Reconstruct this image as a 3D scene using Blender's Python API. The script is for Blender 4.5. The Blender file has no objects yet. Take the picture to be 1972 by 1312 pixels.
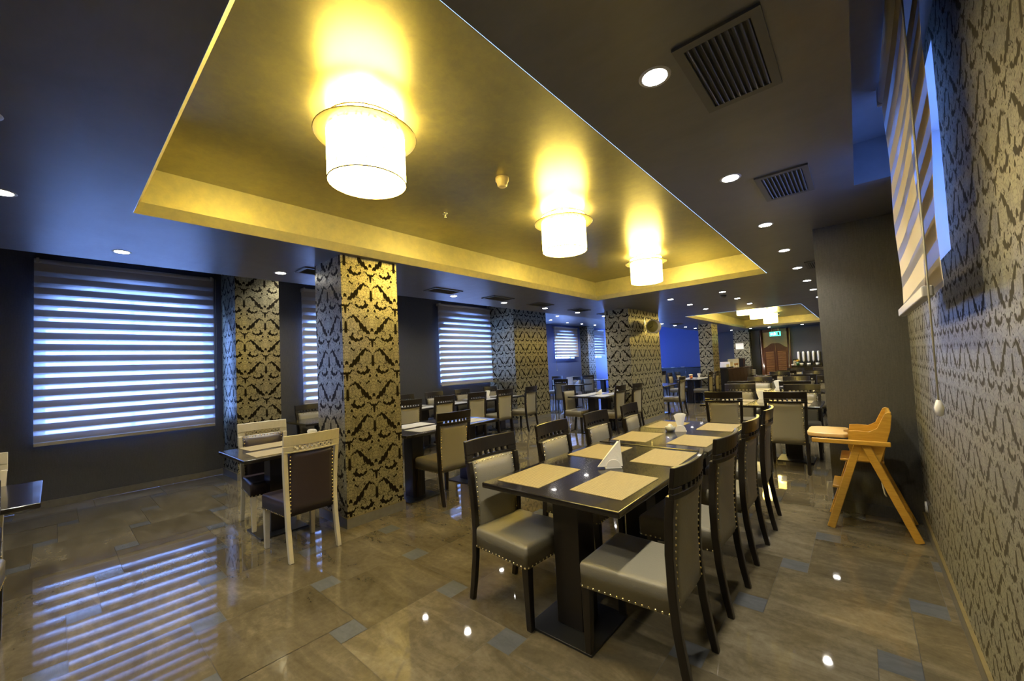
import bpy, bmesh, math, random
from mathutils import Vector, Matrix, Euler
R = math.radians
PI = math.pi
random.seed(7)
sc = bpy.context.scene
C = sc.collection

# ------------------------------------------------------------------ camera
def cam_matrix(y, p, r):
    return (Matrix.Rotation(y, 4, 'Z') @ Matrix.Rotation(PI/2 + p, 4, 'X') @ Matrix.Rotation(r, 4, 'Z'))
camd = bpy.data.cameras.new('camera')
cam = bpy.data.objects.new('camera', camd); C.objects.link(cam)
M = cam_matrix(R(40.47), R(2.44), R(-2.70)); M.translation = Vector((0, 0, 1.5))
cam.matrix_world = M
camd.sensor_fit = 'HORIZONTAL'; camd.sensor_width = 36.0
camd.lens = 765.99 / 1972 * 36.0
camd.shift_x = -12.95 / 1972; camd.shift_y = 16.6 / 1972
camd.clip_start = 0.02; camd.clip_end = 200
sc.camera = cam

# ------------------------------------------------------------------ daylight, exposure
w = bpy.data.worlds.new('daylight'); sc.world = w; w.use_nodes = True
bg = w.node_tree.nodes['Background']
bg.inputs[0].default_value = (0.19, 0.36, 1.0, 1); bg.inputs[1].default_value = 12.5
vs = sc.view_settings
vs.view_transform = 'Standard'; vs.look = 'None'; vs.gamma = 1.0; vs.use_curve_mapping = False
vs.exposure = 1.38

def portal(x, y, z, sx, sz, face):          # daylight portal in a window opening
    l = bpy.data.lights.new('window_daylight', 'AREA'); l.shape = 'RECTANGLE'
    l.size = sx; l.size_y = sz; l.cycles.is_portal = True
    o = bpy.data.objects.new('window_daylight', l); C.objects.link(o)
    o.location = (x, y, z); o.rotation_euler = (PI/2, 0, face)
    return o

# ------------------------------------------------------------------ node expressions
class X:
    def __init__(s, nt, v): s.nt = nt; s.v = v
    def m(s, op, *a):
        n = s.nt.nodes.new('ShaderNodeMath'); n.operation = op
        for i, q in enumerate((s,) + a):
            q = q.v if isinstance(q, X) else q
            if isinstance(q, (int, float)): n.inputs[i].default_value = q
            else: s.nt.links.new(q, n.inputs[i])
        return X(s.nt, n.outputs[0])
    def __add__(s, o): return s.m('ADD', o)
    __radd__ = __add__
    def __sub__(s, o): return s.m('SUBTRACT', o)
    def __rsub__(s, o): return (s * -1.0) + o
    def __mul__(s, o): return s.m('MULTIPLY', o)
    __rmul__ = __mul__
    def __truediv__(s, o): return s.m('DIVIDE', o)
    def fract(s): return s.m('FRACT')
    def abs(s): return s.m('ABSOLUTE')
    def sin(s): return s.m('SINE')
    def sqrt(s): return s.m('SQRT')
    def mx(s, o): return s.m('MAXIMUM', o)
    def mn(s, o): return s.m('MINIMUM', o)
    def clamp(s): return s.mx(0.0).mn(1.0)
    def gt(s, o): return s.m('GREATER_THAN', o)
    def atan2(s, o): return s.m('ARCTAN2', o)

def mat(name):
    m = bpy.data.materials.new(name); m.use_nodes = True
    nt = m.node_tree; b = nt.nodes['Principled BSDF']
    return m, nt, b
def simple(name, col, rough=.5, metal=0, coat=0, emit=None, es=0, noise=0, nscale=20, bump=0, stretch=None):
    m, nt, b = mat(name)
    b.inputs['Base Color'].default_value = (*col, 1); b.inputs['Roughness'].default_value = rough
    b.inputs['Metallic'].default_value = metal; b.inputs['Coat Weight'].default_value = coat
    if emit: b.inputs['Emission Color'].default_value = (*emit, 1); b.inputs['Emission Strength'].default_value = es
    if noise or bump:
        tc = nt.nodes.new('ShaderNodeTexCoord'); n = nt.nodes.new('ShaderNodeTexNoise')
        n.inputs['Scale'].default_value = nscale; n.inputs['Detail'].default_value = 5
        src = tc.outputs['Object']
        if stretch:
            mp = nt.nodes.new('ShaderNodeMapping'); mp.inputs['Scale'].default_value = stretch
            nt.links.new(src, mp.inputs[0]); src = mp.outputs[0]
        nt.links.new(src, n.inputs['Vector'])
        if noise:
            mix = nt.nodes.new('ShaderNodeMix'); mix.data_type = 'RGBA'
            mix.inputs[6].default_value = (*[c*(1-noise) for c in col], 1)
            mix.inputs[7].default_value = (*[min(1, c*(1+noise)) for c in col], 1)
            nt.links.new(n.outputs[0], mix.inputs[0]); nt.links.new(mix.outputs[2], b.inputs['Base Color'])
        if bump:
            bp = nt.nodes.new('ShaderNodeBump'); bp.inputs['Strength'].default_value = bump; bp.inputs['Distance'].default_value = .01
            nt.links.new(n.outputs[0], bp.inputs['Height']); nt.links.new(bp.outputs[0], b.inputs['Normal'])
    return m
def ramp(nt, fac, stops):
    r = nt.nodes.new('ShaderNodeValToRGB'); e = r.color_ramp.elements
    while len(e) < len(stops): e.new(.5)
    for i, (p, c) in enumerate(stops): e[i].position = p; e[i].color = (*c, 1)
    nt.links.new(fac, r.inputs[0]); return r.outputs[0]
def noise(nt, vec, scale, detail=4, rough=.6, dist=0):
    n = nt.nodes.new('ShaderNodeTexNoise'); n.inputs['Scale'].default_value = scale; n.inputs['Detail'].default_value = detail
    n.inputs['Roughness'].default_value = rough; n.inputs['Distortion'].default_value = dist
    nt.links.new(vec, n.inputs['Vector']); return n.outputs[0]
def mapping(nt, vec, scale, loc=(0, 0, 0)):
    mp = nt.nodes.new('ShaderNodeMapping'); mp.inputs['Scale'].default_value = scale; mp.inputs['Location'].default_value = loc
    nt.links.new(vec, mp.inputs[0]); return mp.outputs[0]

SEG = [(28,-46,62,-12,9,15),(62,-12,108,52,15,11),(92,332,62,374,11,8),(62,374,38,366,7,4),
       (36,196,66,174,11,12),(66,174,104,172,12,6),(96,-108,76,-84,6,4),(0,246,0,316,9,5),
       (0,-112,0,-156,10,3),(0,-114,34,-86,6,4),(0,-18,0,-8,9,8),(24,152,30,140,4,4),(44,212,52,228,6,3)]
RINGS = ((92,312,78,7,6.),(92,312,56,5,9.),(108,32,78,7,6.),(108,32,56,5,9.),(0,66,62,12,5.))
def damask(name, light, dark, rough=.38, metal=.35, k=1.0):
    m, nt, b = mat(name)
    g = nt.nodes.new('ShaderNodeNewGeometry'); s1 = nt.nodes.new('ShaderNodeSeparateXYZ'); s2 = nt.nodes.new('ShaderNodeSeparateXYZ')
    nt.links.new(g.outputs['Position'], s1.inputs[0]); nt.links.new(g.outputs['True Normal'], s2.inputs[0])
    px, py, pz = [X(nt, s1.outputs[i]) for i in range(3)]
    nx = X(nt, s2.outputs[0]).abs().gt(.5)
    u = (py - 2.175) * nx + (px + 4.18) * (1.0 - nx)
    u = u / (.56*k) + .5 + 20.0; v = pz / (.68*k) + 4.1
    x = (u.fract() - .5).abs() * 2.0
    f = x.gt(.5)
    x = x + f * (1.0 - 2.0 * x); y = v + f * .5
    XX = x * 200.0; YY = ((y + .3).fract() - .3) * 560.0
    YY = YY + (XX * .22 + YY * .03).sin() * 5.0
    D = None
    for ax, ay, bx, by, w0, w1 in SEG:
        bax, bay = bx-ax, by-ay; L2 = bax*bax + bay*bay
        h = ((XX - ax) * (bax/L2) + (YY - ay) * (bay/L2)).clamp()
        ex = XX - ax - h * bax; ey = YY - ay - h * bay
        d = h * (w1-w0) + w0 - (ex*ex + ey*ey).sqrt()
        D = d if D is None else D.mx(d)
    cb = nt.nodes.new('ShaderNodeCombineXYZ'); nt.links.new((XX*.01).v, cb.inputs[0]); nt.links.new((YY*.01).v, cb.inputs[1])
    gn = X(nt, noise(nt, cb.outputs[0], 3.3, 2, .5, .9))
    D = D.mx((gn - .665) * 90.0)
    vo = nt.nodes.new('ShaderNodeTexVoronoi'); vo.feature = 'DISTANCE_TO_EDGE'; vo.inputs['Scale'].default_value = 6.5
    dist = nt.nodes.new('ShaderNodeVectorMath'); dist.operation = 'MULTIPLY'; dist.inputs[1].default_value = (1, .62, 1)
    nt.links.new(cb.outputs[0], dist.inputs[0]); nt.links.new(dist.outputs[0], vo.inputs['Vector'])
    vein = (1.0 - X(nt, vo.outputs[0]) * 9.0).clamp()
    Mm = None
    for cx, cy, r, am, k in RINGS:
        ex = XX - cx; ey = YY - cy
        q = (ex*ex + ey*ey).sqrt() - r - (ey.atan2(ex) * k).sin().abs() * am
        q = 1.0 - q.abs() / 6.5
        Mm = q if Mm is None else Mm.mx(q)
    Mm = (Mm.clamp() * .75).mx(vein * .95)
    D = ((D + 3.0) / 3.0 + .5).clamp()
    fine = X(nt, noise(nt, mapping(nt, g.outputs['Position'], (1, 1, 1)), 260, 2))
    Mm = (Mm + (fine - .5) * .5).clamp()
    a = nt.nodes.new('ShaderNodeMix'); a.data_type = 'RGBA'
    a.inputs[6].default_value = (*light, 1); a.inputs[7].default_value = (*[c*.26 for c in light], 1); nt.links.new(Mm.v, a.inputs[0])
    c = nt.nodes.new('ShaderNodeMix'); c.data_type = 'RGBA'
    nt.links.new(a.outputs[2], c.inputs[6]); c.inputs[7].default_value = (*dark, 1); nt.links.new(D.v, c.inputs[0])
    nt.links.new(c.outputs[2], b.inputs['Base Color'])
    b.inputs['Metallic'].default_value = metal
    rr = D * .3 + rough; nt.links.new(rr.v, b.inputs['Roughness']); sp = D * -.4 + .5; nt.links.new(sp.v, b.inputs['Specular IOR Level'])
    return m

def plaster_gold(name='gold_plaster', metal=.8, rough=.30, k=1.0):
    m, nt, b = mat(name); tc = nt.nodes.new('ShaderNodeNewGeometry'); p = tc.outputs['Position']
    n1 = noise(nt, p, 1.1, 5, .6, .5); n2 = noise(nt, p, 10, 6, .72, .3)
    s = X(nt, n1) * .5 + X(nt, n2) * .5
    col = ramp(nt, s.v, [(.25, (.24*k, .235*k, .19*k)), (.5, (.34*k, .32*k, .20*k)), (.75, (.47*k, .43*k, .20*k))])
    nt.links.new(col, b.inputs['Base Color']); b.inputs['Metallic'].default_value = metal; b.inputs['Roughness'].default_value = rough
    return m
def plaster_dark():
    m, nt, b = mat('dark_satin_ceiling'); tc = nt.nodes.new('ShaderNodeNewGeometry'); p = tc.outputs['Position']
    n1 = noise(nt, p, 1.6, 6, .65, .6); n2 = noise(nt, mapping(nt, p, (1, 3, 1)), 5, 6, .7, .4)
    s = X(nt, n1) * .6 + X(nt, n2) * .4
    col = ramp(nt, s.v, [(.3, (.085, .085, .092)), (.7, (.150, .148, .155))])
    nt.links.new(col, b.inputs['Base Color']); b.inputs['Metallic'].default_value = .0
    b.inputs['Specular IOR Level'].default_value = .9
    r = X(nt, n2) * .22 + .22; nt.links.new(r.v, b.inputs['Roughness'])
    return m
def dark_wall(name, c0, c1):
    m, nt, b = mat(name); g = nt.nodes.new('ShaderNodeNewGeometry'); p = g.outputs['Position']
    n = noise(nt, mapping(nt, p, (60, 60, 2)), 4, 3); n2 = noise(nt, p, 90, 2)
    s = X(nt, n) * .6 + X(nt, n2) * .4
    nt.links.new(ramp(nt, s.v, [(.3, c0), (.7, c1)]), b.inputs['Base Color']); b.inputs['Roughness'].default_value = .55
    return m
def stone(name, stops, rough, sc_, st=(1, 4, 1), spec=.5):
    m, nt, b = mat(name); g = nt.nodes.new('ShaderNodeNewGeometry'); p = g.outputs['Position']
    rnd = X(nt, g.outputs['Random Per Island'])
    cmb = nt.nodes.new('ShaderNodeVectorMath'); cmb.operation = 'ADD'
    sx = nt.nodes.new('ShaderNodeCombineXYZ'); v = rnd * 37.0; nt.links.new(v.v, sx.inputs[0]); nt.links.new(v.v, sx.inputs[1])
    nt.links.new(p, cmb.inputs[0]); nt.links.new(sx.outputs[0], cmb.inputs[1])
    n = noise(nt, mapping(nt, cmb.outputs[0], st), sc_, 7, .65, .8)
    n2 = noise(nt, cmb.outputs[0], 22, 5, .7)
    s = X(nt, n) * .6 + X(nt, n2) * .25 + rnd * .15
    nt.links.new(ramp(nt, s.v, stops), b.inputs['Base Color'])
    b.inputs['Roughness'].default_value = rough; b.inputs['Specular IOR Level'].default_value = spec
    return m
def weave(name, c0, c1, s=170):
    m, nt, b = mat(name); tc = nt.nodes.new('ShaderNodeTexCoord'); sp = nt.nodes.new('ShaderNodeSeparateXYZ')
    nt.links.new(tc.outputs['Object'], sp.inputs[0])
    x = X(nt, sp.outputs[0]); y = X(nt, sp.outputs[1])
    k = ((x*s*PI).sin() * (y*s*PI).sin()) * .5 + .5
    st = X(nt, noise(nt, mapping(nt, tc.outputs['Object'], (60, 4, 1)), 3, 3))
    f = k * .55 + st * .45
    nt.links.new(ramp(nt, f.v, [(.25, c0), (.75, c1)]), b.inputs['Base Color']); b.inputs['Roughness'].default_value = .7
    return m
def fabric_light(name, col, transp, transl):
    m = bpy.data.materials.new(name); m.use_nodes = True; nt = m.node_tree; nt.nodes.clear()
    o = nt.nodes.new('ShaderNodeOutputMaterial'); d = nt.nodes.new('ShaderNodeBsdfDiffuse'); t = nt.nodes.new('ShaderNodeBsdfTranslucent'); tr = nt.nodes.new('ShaderNodeBsdfTransparent')
    d.inputs[0].default_value = (*col, 1); t.inputs[0].default_value = (*col, 1)
    a = nt.nodes.new('ShaderNodeMixShader'); a.inputs[0].default_value = transl; nt.links.new(d.outputs[0], a.inputs[1]); nt.links.new(t.outputs[0], a.inputs[2])
    c = nt.nodes.new('ShaderNodeMixShader'); c.inputs[0].default_value = transp; nt.links.new(a.outputs[0], c.inputs[1]); nt.links.new(tr.outputs[0], c.inputs[2])
    nt.links.new(c.outputs[0], o.inputs[0]); return m
def thin_glass():
    m = bpy.data.materials.new('window_glass'); m.use_nodes = True; nt = m.node_tree; nt.nodes.clear()
    o = nt.nodes.new('ShaderNodeOutputMaterial'); g = nt.nodes.new('ShaderNodeBsdfGlossy'); tr = nt.nodes.new('ShaderNodeBsdfTransparent')
    g.inputs['Roughness'].default_value = .02
    c = nt.nodes.new('ShaderNodeMixShader'); c.inputs[0].default_value = .06; nt.links.new(tr.outputs[0], c.inputs[1]); nt.links.new(g.outputs[0], c.inputs[2])
    nt.links.new(c.outputs[0], o.inputs[0]); return m
def dimming_glass():  # tint put into the glass to weaken the daylight behind it
    m = thin_glass(); m.name = 'daylight_dimming_glass'
    for n in m.node_tree.nodes:
        if n.type == 'BSDF_TRANSPARENT': n.inputs[0].default_value = (.16, .20, .26, 1)
    return m
def wood(name, c0, c1, rough, st=(2, 30, 2), coat=0):
    m, nt, b = mat(name); tc = nt.nodes.new('ShaderNodeTexCoord')
    n = noise(nt, mapping(nt, tc.outputs['Object'], st), 3, 5, .6, .4)
    nt.links.new(ramp(nt, n, [(.3, c0), (.7, c1)]), b.inputs['Base Color']); b.inputs['Roughness'].default_value = rough; b.inputs['Coat Weight'].default_value = coat
    return m

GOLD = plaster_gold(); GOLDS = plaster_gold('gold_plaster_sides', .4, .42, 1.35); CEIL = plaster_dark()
WALL = dark_wall('anthracite_wallcovering', (.036, .039, .050), (.066, .069, .083))
PIER = dark_wall('olive_grey_wallcovering', (.045, .044, .038), (.085, .083, .072))
DAM = damask('damask_wallpaper', (.33, .30, .185), (.012, .009, .005), .34, .45)
DAMR = damask('fine_damask_wallpaper', (.25, .24, .18), (.055, .048, .03), .45, .2, .62)
TILE = stone('polished_brown_tile', [(.28, (.050, .040, .022)), (.5, (.100, .083, .050)), (.72, (.20, .172, .115))], .032, 1.6, (1, 3.2, 1))
INSET = stone('slate_inset_tile', [(.25, (.060, .064, .067)), (.75, (.115, .120, .125))], .07, 5)
GROUT = simple('grout', (.05, .045, .035), .7)
BASEB = simple('grey_stone_skirting', (.13, .125, .115), .3, noise=.25)
SKIRTGOLD = simple('gold_edge', (.20, .16, .07), .4, .4, noise=.5, nscale=9)
DWOOD = wood('wenge_wood', (.006, .0045, .003), (.013, .009, .006), .3, coat=.1)
TTOP = wood('wenge_table_top', (.007, .006, .005), (.015, .012, .010), .2, coat=.3)
BLACK = simple('black_metal', (.012, .012, .012), .35, .2)
LEATHER = simple('taupe_leather', (.215, .195, .14), .36, bump=.15, nscale=180)
STUD = simple('brass_nail', (.75, .62, .32), .22, .95)
CREAM = wood('cream_lacquer', (.40, .37, .28), (.46, .42, .33), .35)
PURPLE = simple('dark_aubergine_leather', (.028, .020, .026), .35, bump=.12, nscale=160)
MAT_W = weave('woven_placemat', (.13, .10, .045), (.37, .30, .155))
MAT_D = weave('woven_grey_placemat', (.20, .20, .19), (.42, .41, .38))
WHITE = simple('white_ceramic', (.75, .73, .68), .25)
PAPER = simple('paper_napkin', (.80, .79, .74), .75, bump=.2, nscale=60)
OPAQ = fabric_light('blind_fabric', (.36, .33, .30), 0.0, .14)
SHEER = fabric_light('blind_sheer', (.62, .60, .58), .30, .62)
OPAQR = fabric_light('beige_blind_fabric', (.62, .55, .42), 0.0, .10)
RAILM = simple('blind_rail', (.42, .40, .36), .4)
GLASS = thin_glass()
REVEAL = simple('white_reveal', (.55, .55, .55), .5)
ALU = simple('white_frame', (.55, .55, .56), .35)
VENTM = simple('grey_vent', (.10, .10, .10), .4, .2)
VENTD = simple('vent_dark', (.012, .012, .012), .6)
BEECH = wood('honey_beech', (.46, .24, .025), (.60, .345, .05), .35, (3, 3, 26), .2)
CORD = simple('blind_cord', (.55, .52, .38), .5)
DOORW = wood('mahogany', (.035, .012, .006), (.075, .026, .011), .25, (30, 2, 2), .3)
DOORP = simple('gold_brown_panel', (.26, .17, .06), .45, noise=.3, nscale=6)
CHROME = simple('chrome', (.7, .68, .6), .2, .9)
def lampmat(name, col, s):
    m, nt, b = mat(name); b.inputs['Base Color'].default_value = (*[min(1, c) for c in col], 1)
    b.inputs['Emission Color'].default_value = (*col, 1); b.inputs['Emission Strength'].default_value = s; return m
DISC = lampmat('downlight_lens', (1.0, .96, .88), 26)
DIFF = lampmat('lamp_diffuser', (1.0, .73, .17), 20)
def shade_mat():
    m, nt, b = mat('lit_lace_shade'); tc = nt.nodes.new('ShaderNodeTexCoord')
    v = nt.nodes.new('ShaderNodeTexVoronoi'); v.feature = 'DISTANCE_TO_EDGE'; v.inputs['Scale'].default_value = 26
    nt.links.new(tc.outputs['Object'], v.inputs['Vector'])
    f = (X(nt, v.outputs[0]) * 9.0).clamp()
    s = f * 17.0 + .5
    b.inputs['Base Color'].default_value = (.8, .7, .45, 1); b.inputs['Emission Color'].default_value = (1, .73, .17, 1)
    nt.links.new(s.v, b.inputs['Emission Strength']); return m
SHADE = shade_mat()
RIM = simple('lamp_rim', (.10, .06, .02), .5)

# ------------------------------------------------------------------ mesh helper
class MB:
    def __init__(s): s.v = []; s.f = []; s.mi = []; s.sm = []
    def poly(s, pts, mi=0, smooth=False):
        k = len(s.v); s.v += [tuple(p) for p in pts]; s.f.append(tuple(range(k, k+len(pts)))); s.mi.append(mi); s.sm.append(smooth); return s
    def faces(s, pts, fs, mi=0, smooth=False):
        k = len(s.v); s.v += [tuple(p) for p in pts]
        for f in fs: s.f.append(tuple(k+i for i in f)); s.mi.append(mi); s.sm.append(smooth)
        return s
    def box(s, x0, x1, y0, y1, z0, z1, mi=0):
        p = [(x0,y0,z0),(x1,y0,z0),(x1,y1,z0),(x0,y1,z0),(x0,y0,z1),(x1,y0,z1),(x1,y1,z1),(x0,y1,z1)]
        return s.faces(p, [(0,3,2,1),(4,5,6,7),(0,1,5,4),(1,2,6,5),(2,3,7,6),(3,0,4,7)], mi)
    def loft(s, rings, mi=0, smooth=False, caps=True, closed=True):
        n = len(rings[0]); pts = [p for r in rings for p in r]; fs = []
        for a in range(len(rings)-1):
            for i in range(n if closed else n-1):
                j = (i+1) % n; fs.append((a*n+i, a*n+j, (a+1)*n+j, (a+1)*n+i))
        if caps: fs.append(tuple(reversed(range(n)))); fs.append(tuple((len(rings)-1)*n+i for i in range(n)))
        return s.faces(pts, fs, mi, smooth)
    def bar(s, a, b, w, h, mi=0, up=(0, 0, 1)):
        a = Vector(a); b = Vector(b); d = (b-a).normalized(); u = Vector(up)
        if abs(d.dot(u)) > .95: u = Vector((0, 1, 0))
        r = d.cross(u).normalized(); u2 = r.cross(d)
        rg = [[c + r*sx*w/2 + u2*sz*h/2 for sx, sz in ((-1,-1),(1,-1),(1,1),(-1,1))] for c in (a, b)]
        return s.loft(rg, mi)
    def lathe(s, prof, cx=0, cy=0, n=24, mi=0, smooth=True, axis='z', cz=0):
        rg = []
        for r, z in prof:
            ring = []
            for i in range(n):
                a = 2*PI*i/n
                if axis == 'z': ring.append((cx + r*math.cos(a), cy + r*math.sin(a), z))
                elif axis == 'x': ring.append((z, cy + r*math.cos(a), cz + r*math.sin(a)))
                else: ring.append((cx - r*math.cos(a), z, cz + r*math.sin(a)))
            rg.append(ring)
        return s.loft(rg, mi, smooth, caps=False)
    def disc(s, cx, cy, z, r, n=24, mi=0, up=False):
        p = [(cx + r*math.cos(2*PI*i/n), cy + r*math.sin(2*PI*i/n), z) for i in range(n)]
        return s.poly(p if up else p[::-1], mi)
    def tube(s, pts, r, n=8, mi=0):
        pts = [Vector(p) for p in pts]; rg = []; pr = None
        for i, p in enumerate(pts):
            d = (pts[min(i+1, len(pts)-1)] - pts[max(i-1, 0)]).normalized()
            u = Vector((0, 0, 1)) if abs(d.z) < .9 else Vector((1, 0, 0))
            if pr is None: a = d.cross(u).normalized()
            else: a = (pr - d*pr.dot(d)).normalized()
            pr = a; b = d.cross(a)
            rg.append([p + (a*math.cos(2*PI*k/n) + b*math.sin(2*PI*k/n))*r for k in range(n)])
        return s.loft(rg, mi, True)
    def prism(s, poly, a0, a1, axis='x', mi=0):
        def P(u, v, t): return (t, u, v) if axis == 'x' else ((u, t, v) if axis == 'y' else (u, v, t))
        return s.loft([[P(u, v, a0) for u, v in poly], [P(u, v, a1) for u, v in poly]], mi)
    def stud(s, c, n, r=.0068):
        c = Vector(c); n = Vector(n).normalized(); a = n.orthogonal().normalized(); b = n.cross(a)
        base = [c + (a*math.cos(2*PI*k/6) + b*math.sin(2*PI*k/6))*r for k in range(6)]
        mid = [c + n*r*.5 + (a*math.cos(2*PI*k/6) + b*math.sin(2*PI*k/6))*r*.7 for k in range(6)]
        pts = base + mid + [c + n*r*.75]
        return s.faces(pts, [(k, (k+1) % 6, 6+(k+1) % 6, 6+k) for k in range(6)] + [(6+k, 6+(k+1) % 6, 12) for k in range(6)], 0, True)
    def build(s, name, mats, parent=None, loc=None, rotz=0, bevel=0, seg=2, sub=0, fix=True):
        me = bpy.data.meshes.new(name); me.from_pydata(s.v, [], s.f)
        if not isinstance(mats, (list, tuple)): mats = [mats]
        for m in mats: me.materials.append(m)
        for p, i, sm in zip(me.polygons, s.mi, s.sm): p.material_index = i; p.use_smooth = sm
        if fix:
            bm = bmesh.new(); bm.from_mesh(me); bmesh.ops.remove_doubles(bm, verts=bm.verts, dist=1e-5)
            bmesh.ops.recalc_face_normals(bm, faces=bm.faces); bm.to_mesh(me); bm.free()
        o = bpy.data.objects.new(name, me); C.objects.link(o)
        if parent: o.parent = parent
        if loc is not None: o.location = loc
        o.rotation_euler = (0, 0, rotz)
        if bevel:
            md = o.modifiers.new('bevel', 'BEVEL'); md.width = bevel; md.segments = seg; md.limit_method = 'ANGLE'; md.angle_limit = R(40)
            if seg > 1:
                for p in me.polygons: p.use_smooth = True
                wn = o.modifiers.new('wn', 'WEIGHTED_NORMAL'); wn.keep_sharp = True
        if sub: md = o.modifiers.new('sub', 'SUBSURF'); md.levels = sub; md.render_levels = sub
        return o
def tag(o, label, cat, group=None):
    o['label'] = label; o['category'] = cat
    if group: o['group'] = group
    return o
def thing(name, label, cat, loc, rotz=0, group=None):
    o = bpy.data.objects.new(name, None); C.objects.link(o); o.location = loc; o.rotation_euler = (0, 0, rotz)
    return tag(o, label, cat, group)
def struct(o): o['kind'] = 'structure'; return o
def dup(root, loc, rotz, label, group=None):
    def cp(o, par):
        c = o.copy(); C.objects.link(c)
        if par is not None: c.parent = par
        for ch in [q for q in C.objects if q.parent == o and q is not c]: cp(ch, c)
        return c
    r = cp(root, None); r.location = loc; r.rotation_euler = (0, 0, rotz); r['label'] = label
    if group: r['group'] = group
    return r

# ================================================================== ROOM SHELL
ZC = 2.70; ZU = 3.32; XR = .34; XL = -7.85; XLL = -10.6; YE = 21.7; YB = -4.0; XS = -5.45
# ---- floor: big tiles with small slate squares between
A_, B_ = .652, .157; OX, OY = -3.52, 2.09
fl = MB(); rnd = random.Random(3)
fl.faces([(XL, YB, -.004), (XR+.1, YB, -.004), (XR+.1, 9.3, -.004), (XL, 9.3, -.004), (XLL, 9.3, -.004), (XLL, YE, -.004), (XR+.1, YE, -.004)], [(0, 1, 2, 3), (4, 2, 6, 5)], 2)
gp = .0012
def tile(x0, x1, y0, y1, mi):
    x0c, x1c, y0c, y1c = max(x0+gp, XL if (y0+y1)/2 < 9.3 else XLL), min(x1-gp, XR), max(y0+gp, YB), min(y1-gp, YE)
    if x1c - x0c < .01 or y1c - y0c < .01: return
    tx, ty = rnd.gauss(0, .0011), rnd.gauss(0, .0011); cx, cy = (x0+x1)/2, (y0+y1)/2
    fl.poly([(x, y, (x-cx)*tx + (y-cy)*ty - .0004) for x, y in ((x0c, y0c), (x1c, y0c), (x1c, y1c), (x0c, y1c))], mi)
for i in range(-30, 45):
    for j in range(-22, 45):
        cx = OX + i*A_ + j*B_; cy = OY - i*B_ + j*A_
        if cx < XLL-1 or cx > XR+1 or cy < YB-1 or cy > YE+1: continue
        tile(cx-B_/2, cx+B_/2, cy-B_/2, cy+B_/2, 1)
        tile(cx+B_/2, cx+B_/2+A_, cy-B_/2, cy-B_/2+A_, 0)
struct(fl.build('floor', [TILE, INSET, GROUT], fix=False))

# ---- ceiling: dark soffit with two gold coffers, curtain pocket on the right, higher band on the left
CO1 = (-3.79, -.96, .36, 6.85); CO2 = (-3.75, -1.0, 11.85, 19.95); PK = (.05, XR, -4.0, 3.79)
def grid_plane(mb, x0, x1, y0, y1, z, holes, mi=0):
    xs = sorted({x0, x1, *[h[0] for h in holes], *[h[1] for h in holes]}); ys = sorted({y0, y1, *[h[2] for h in holes], *[h[3] for h in holes]})
    for a, b in zip(xs, xs[1:]):
        for c, d in zip(ys, ys[1:]):
            mx_, my_ = (a+b)/2, (c+d)/2
            if any(h[0] < mx_ < h[1] and h[2] < my_ < h[3] for h in holes) or not (x0 < mx_ < x1 and y0 < my_ < y1): continue
            mb.poly([(a, c, z), (a, d, z), (b, d, z), (b, c, z)], mi)
ce = MB()
grid_plane(ce, XS, XR, YB, YE, ZC, [CO1, CO2, PK])
ce.poly([(XS, YB, ZC), (XS, YE, ZC), (XS, YE, ZU), (XS, YB, ZU)])
ce.poly([(XL, YB, ZU), (XS, YB, ZU), (XS, 9.3, ZU), (XL, 9.3, ZU)]); ce.poly([(XLL, 9.3, ZU), (XS, 9.3, ZU), (XS, YE, ZU), (XLL, YE, ZU)])
ce.poly([(PK[0], YB, ZC), (PK[0], PK[3], ZC), (PK[0], PK[3], 3.0), (PK[0], YB, 3.0)])
ce.poly([(PK[0], PK[3], ZC), (XR, PK[3], ZC), (XR, PK[3], 3.0), (PK[0], PK[3], 3.0)])
ce.poly([(PK[0], YB, 3.0), (XR, YB, 3.0), (XR, PK[3], 3.0), (PK[0], PK[3], 3.0)])
struct(ce.build('ceiling', CEIL, fix=False))
for n, (x0, x1, y0, y1) in enumerate((CO1, CO2)):
    g = MB(); o = .035; zl = ZC + .075; zt = 3.06
    def ring(a, b, c, d, z): return [(a, c, z), (b, c, z), (b, d, z), (a, d, z)]
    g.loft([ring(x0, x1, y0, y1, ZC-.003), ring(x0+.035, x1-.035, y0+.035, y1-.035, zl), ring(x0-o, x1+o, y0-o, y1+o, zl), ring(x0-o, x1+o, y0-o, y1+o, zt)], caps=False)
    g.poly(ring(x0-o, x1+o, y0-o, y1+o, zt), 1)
    struct(g.build('trim_%d' % (n+1), [GOLDS, GOLD], fix=False))

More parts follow.
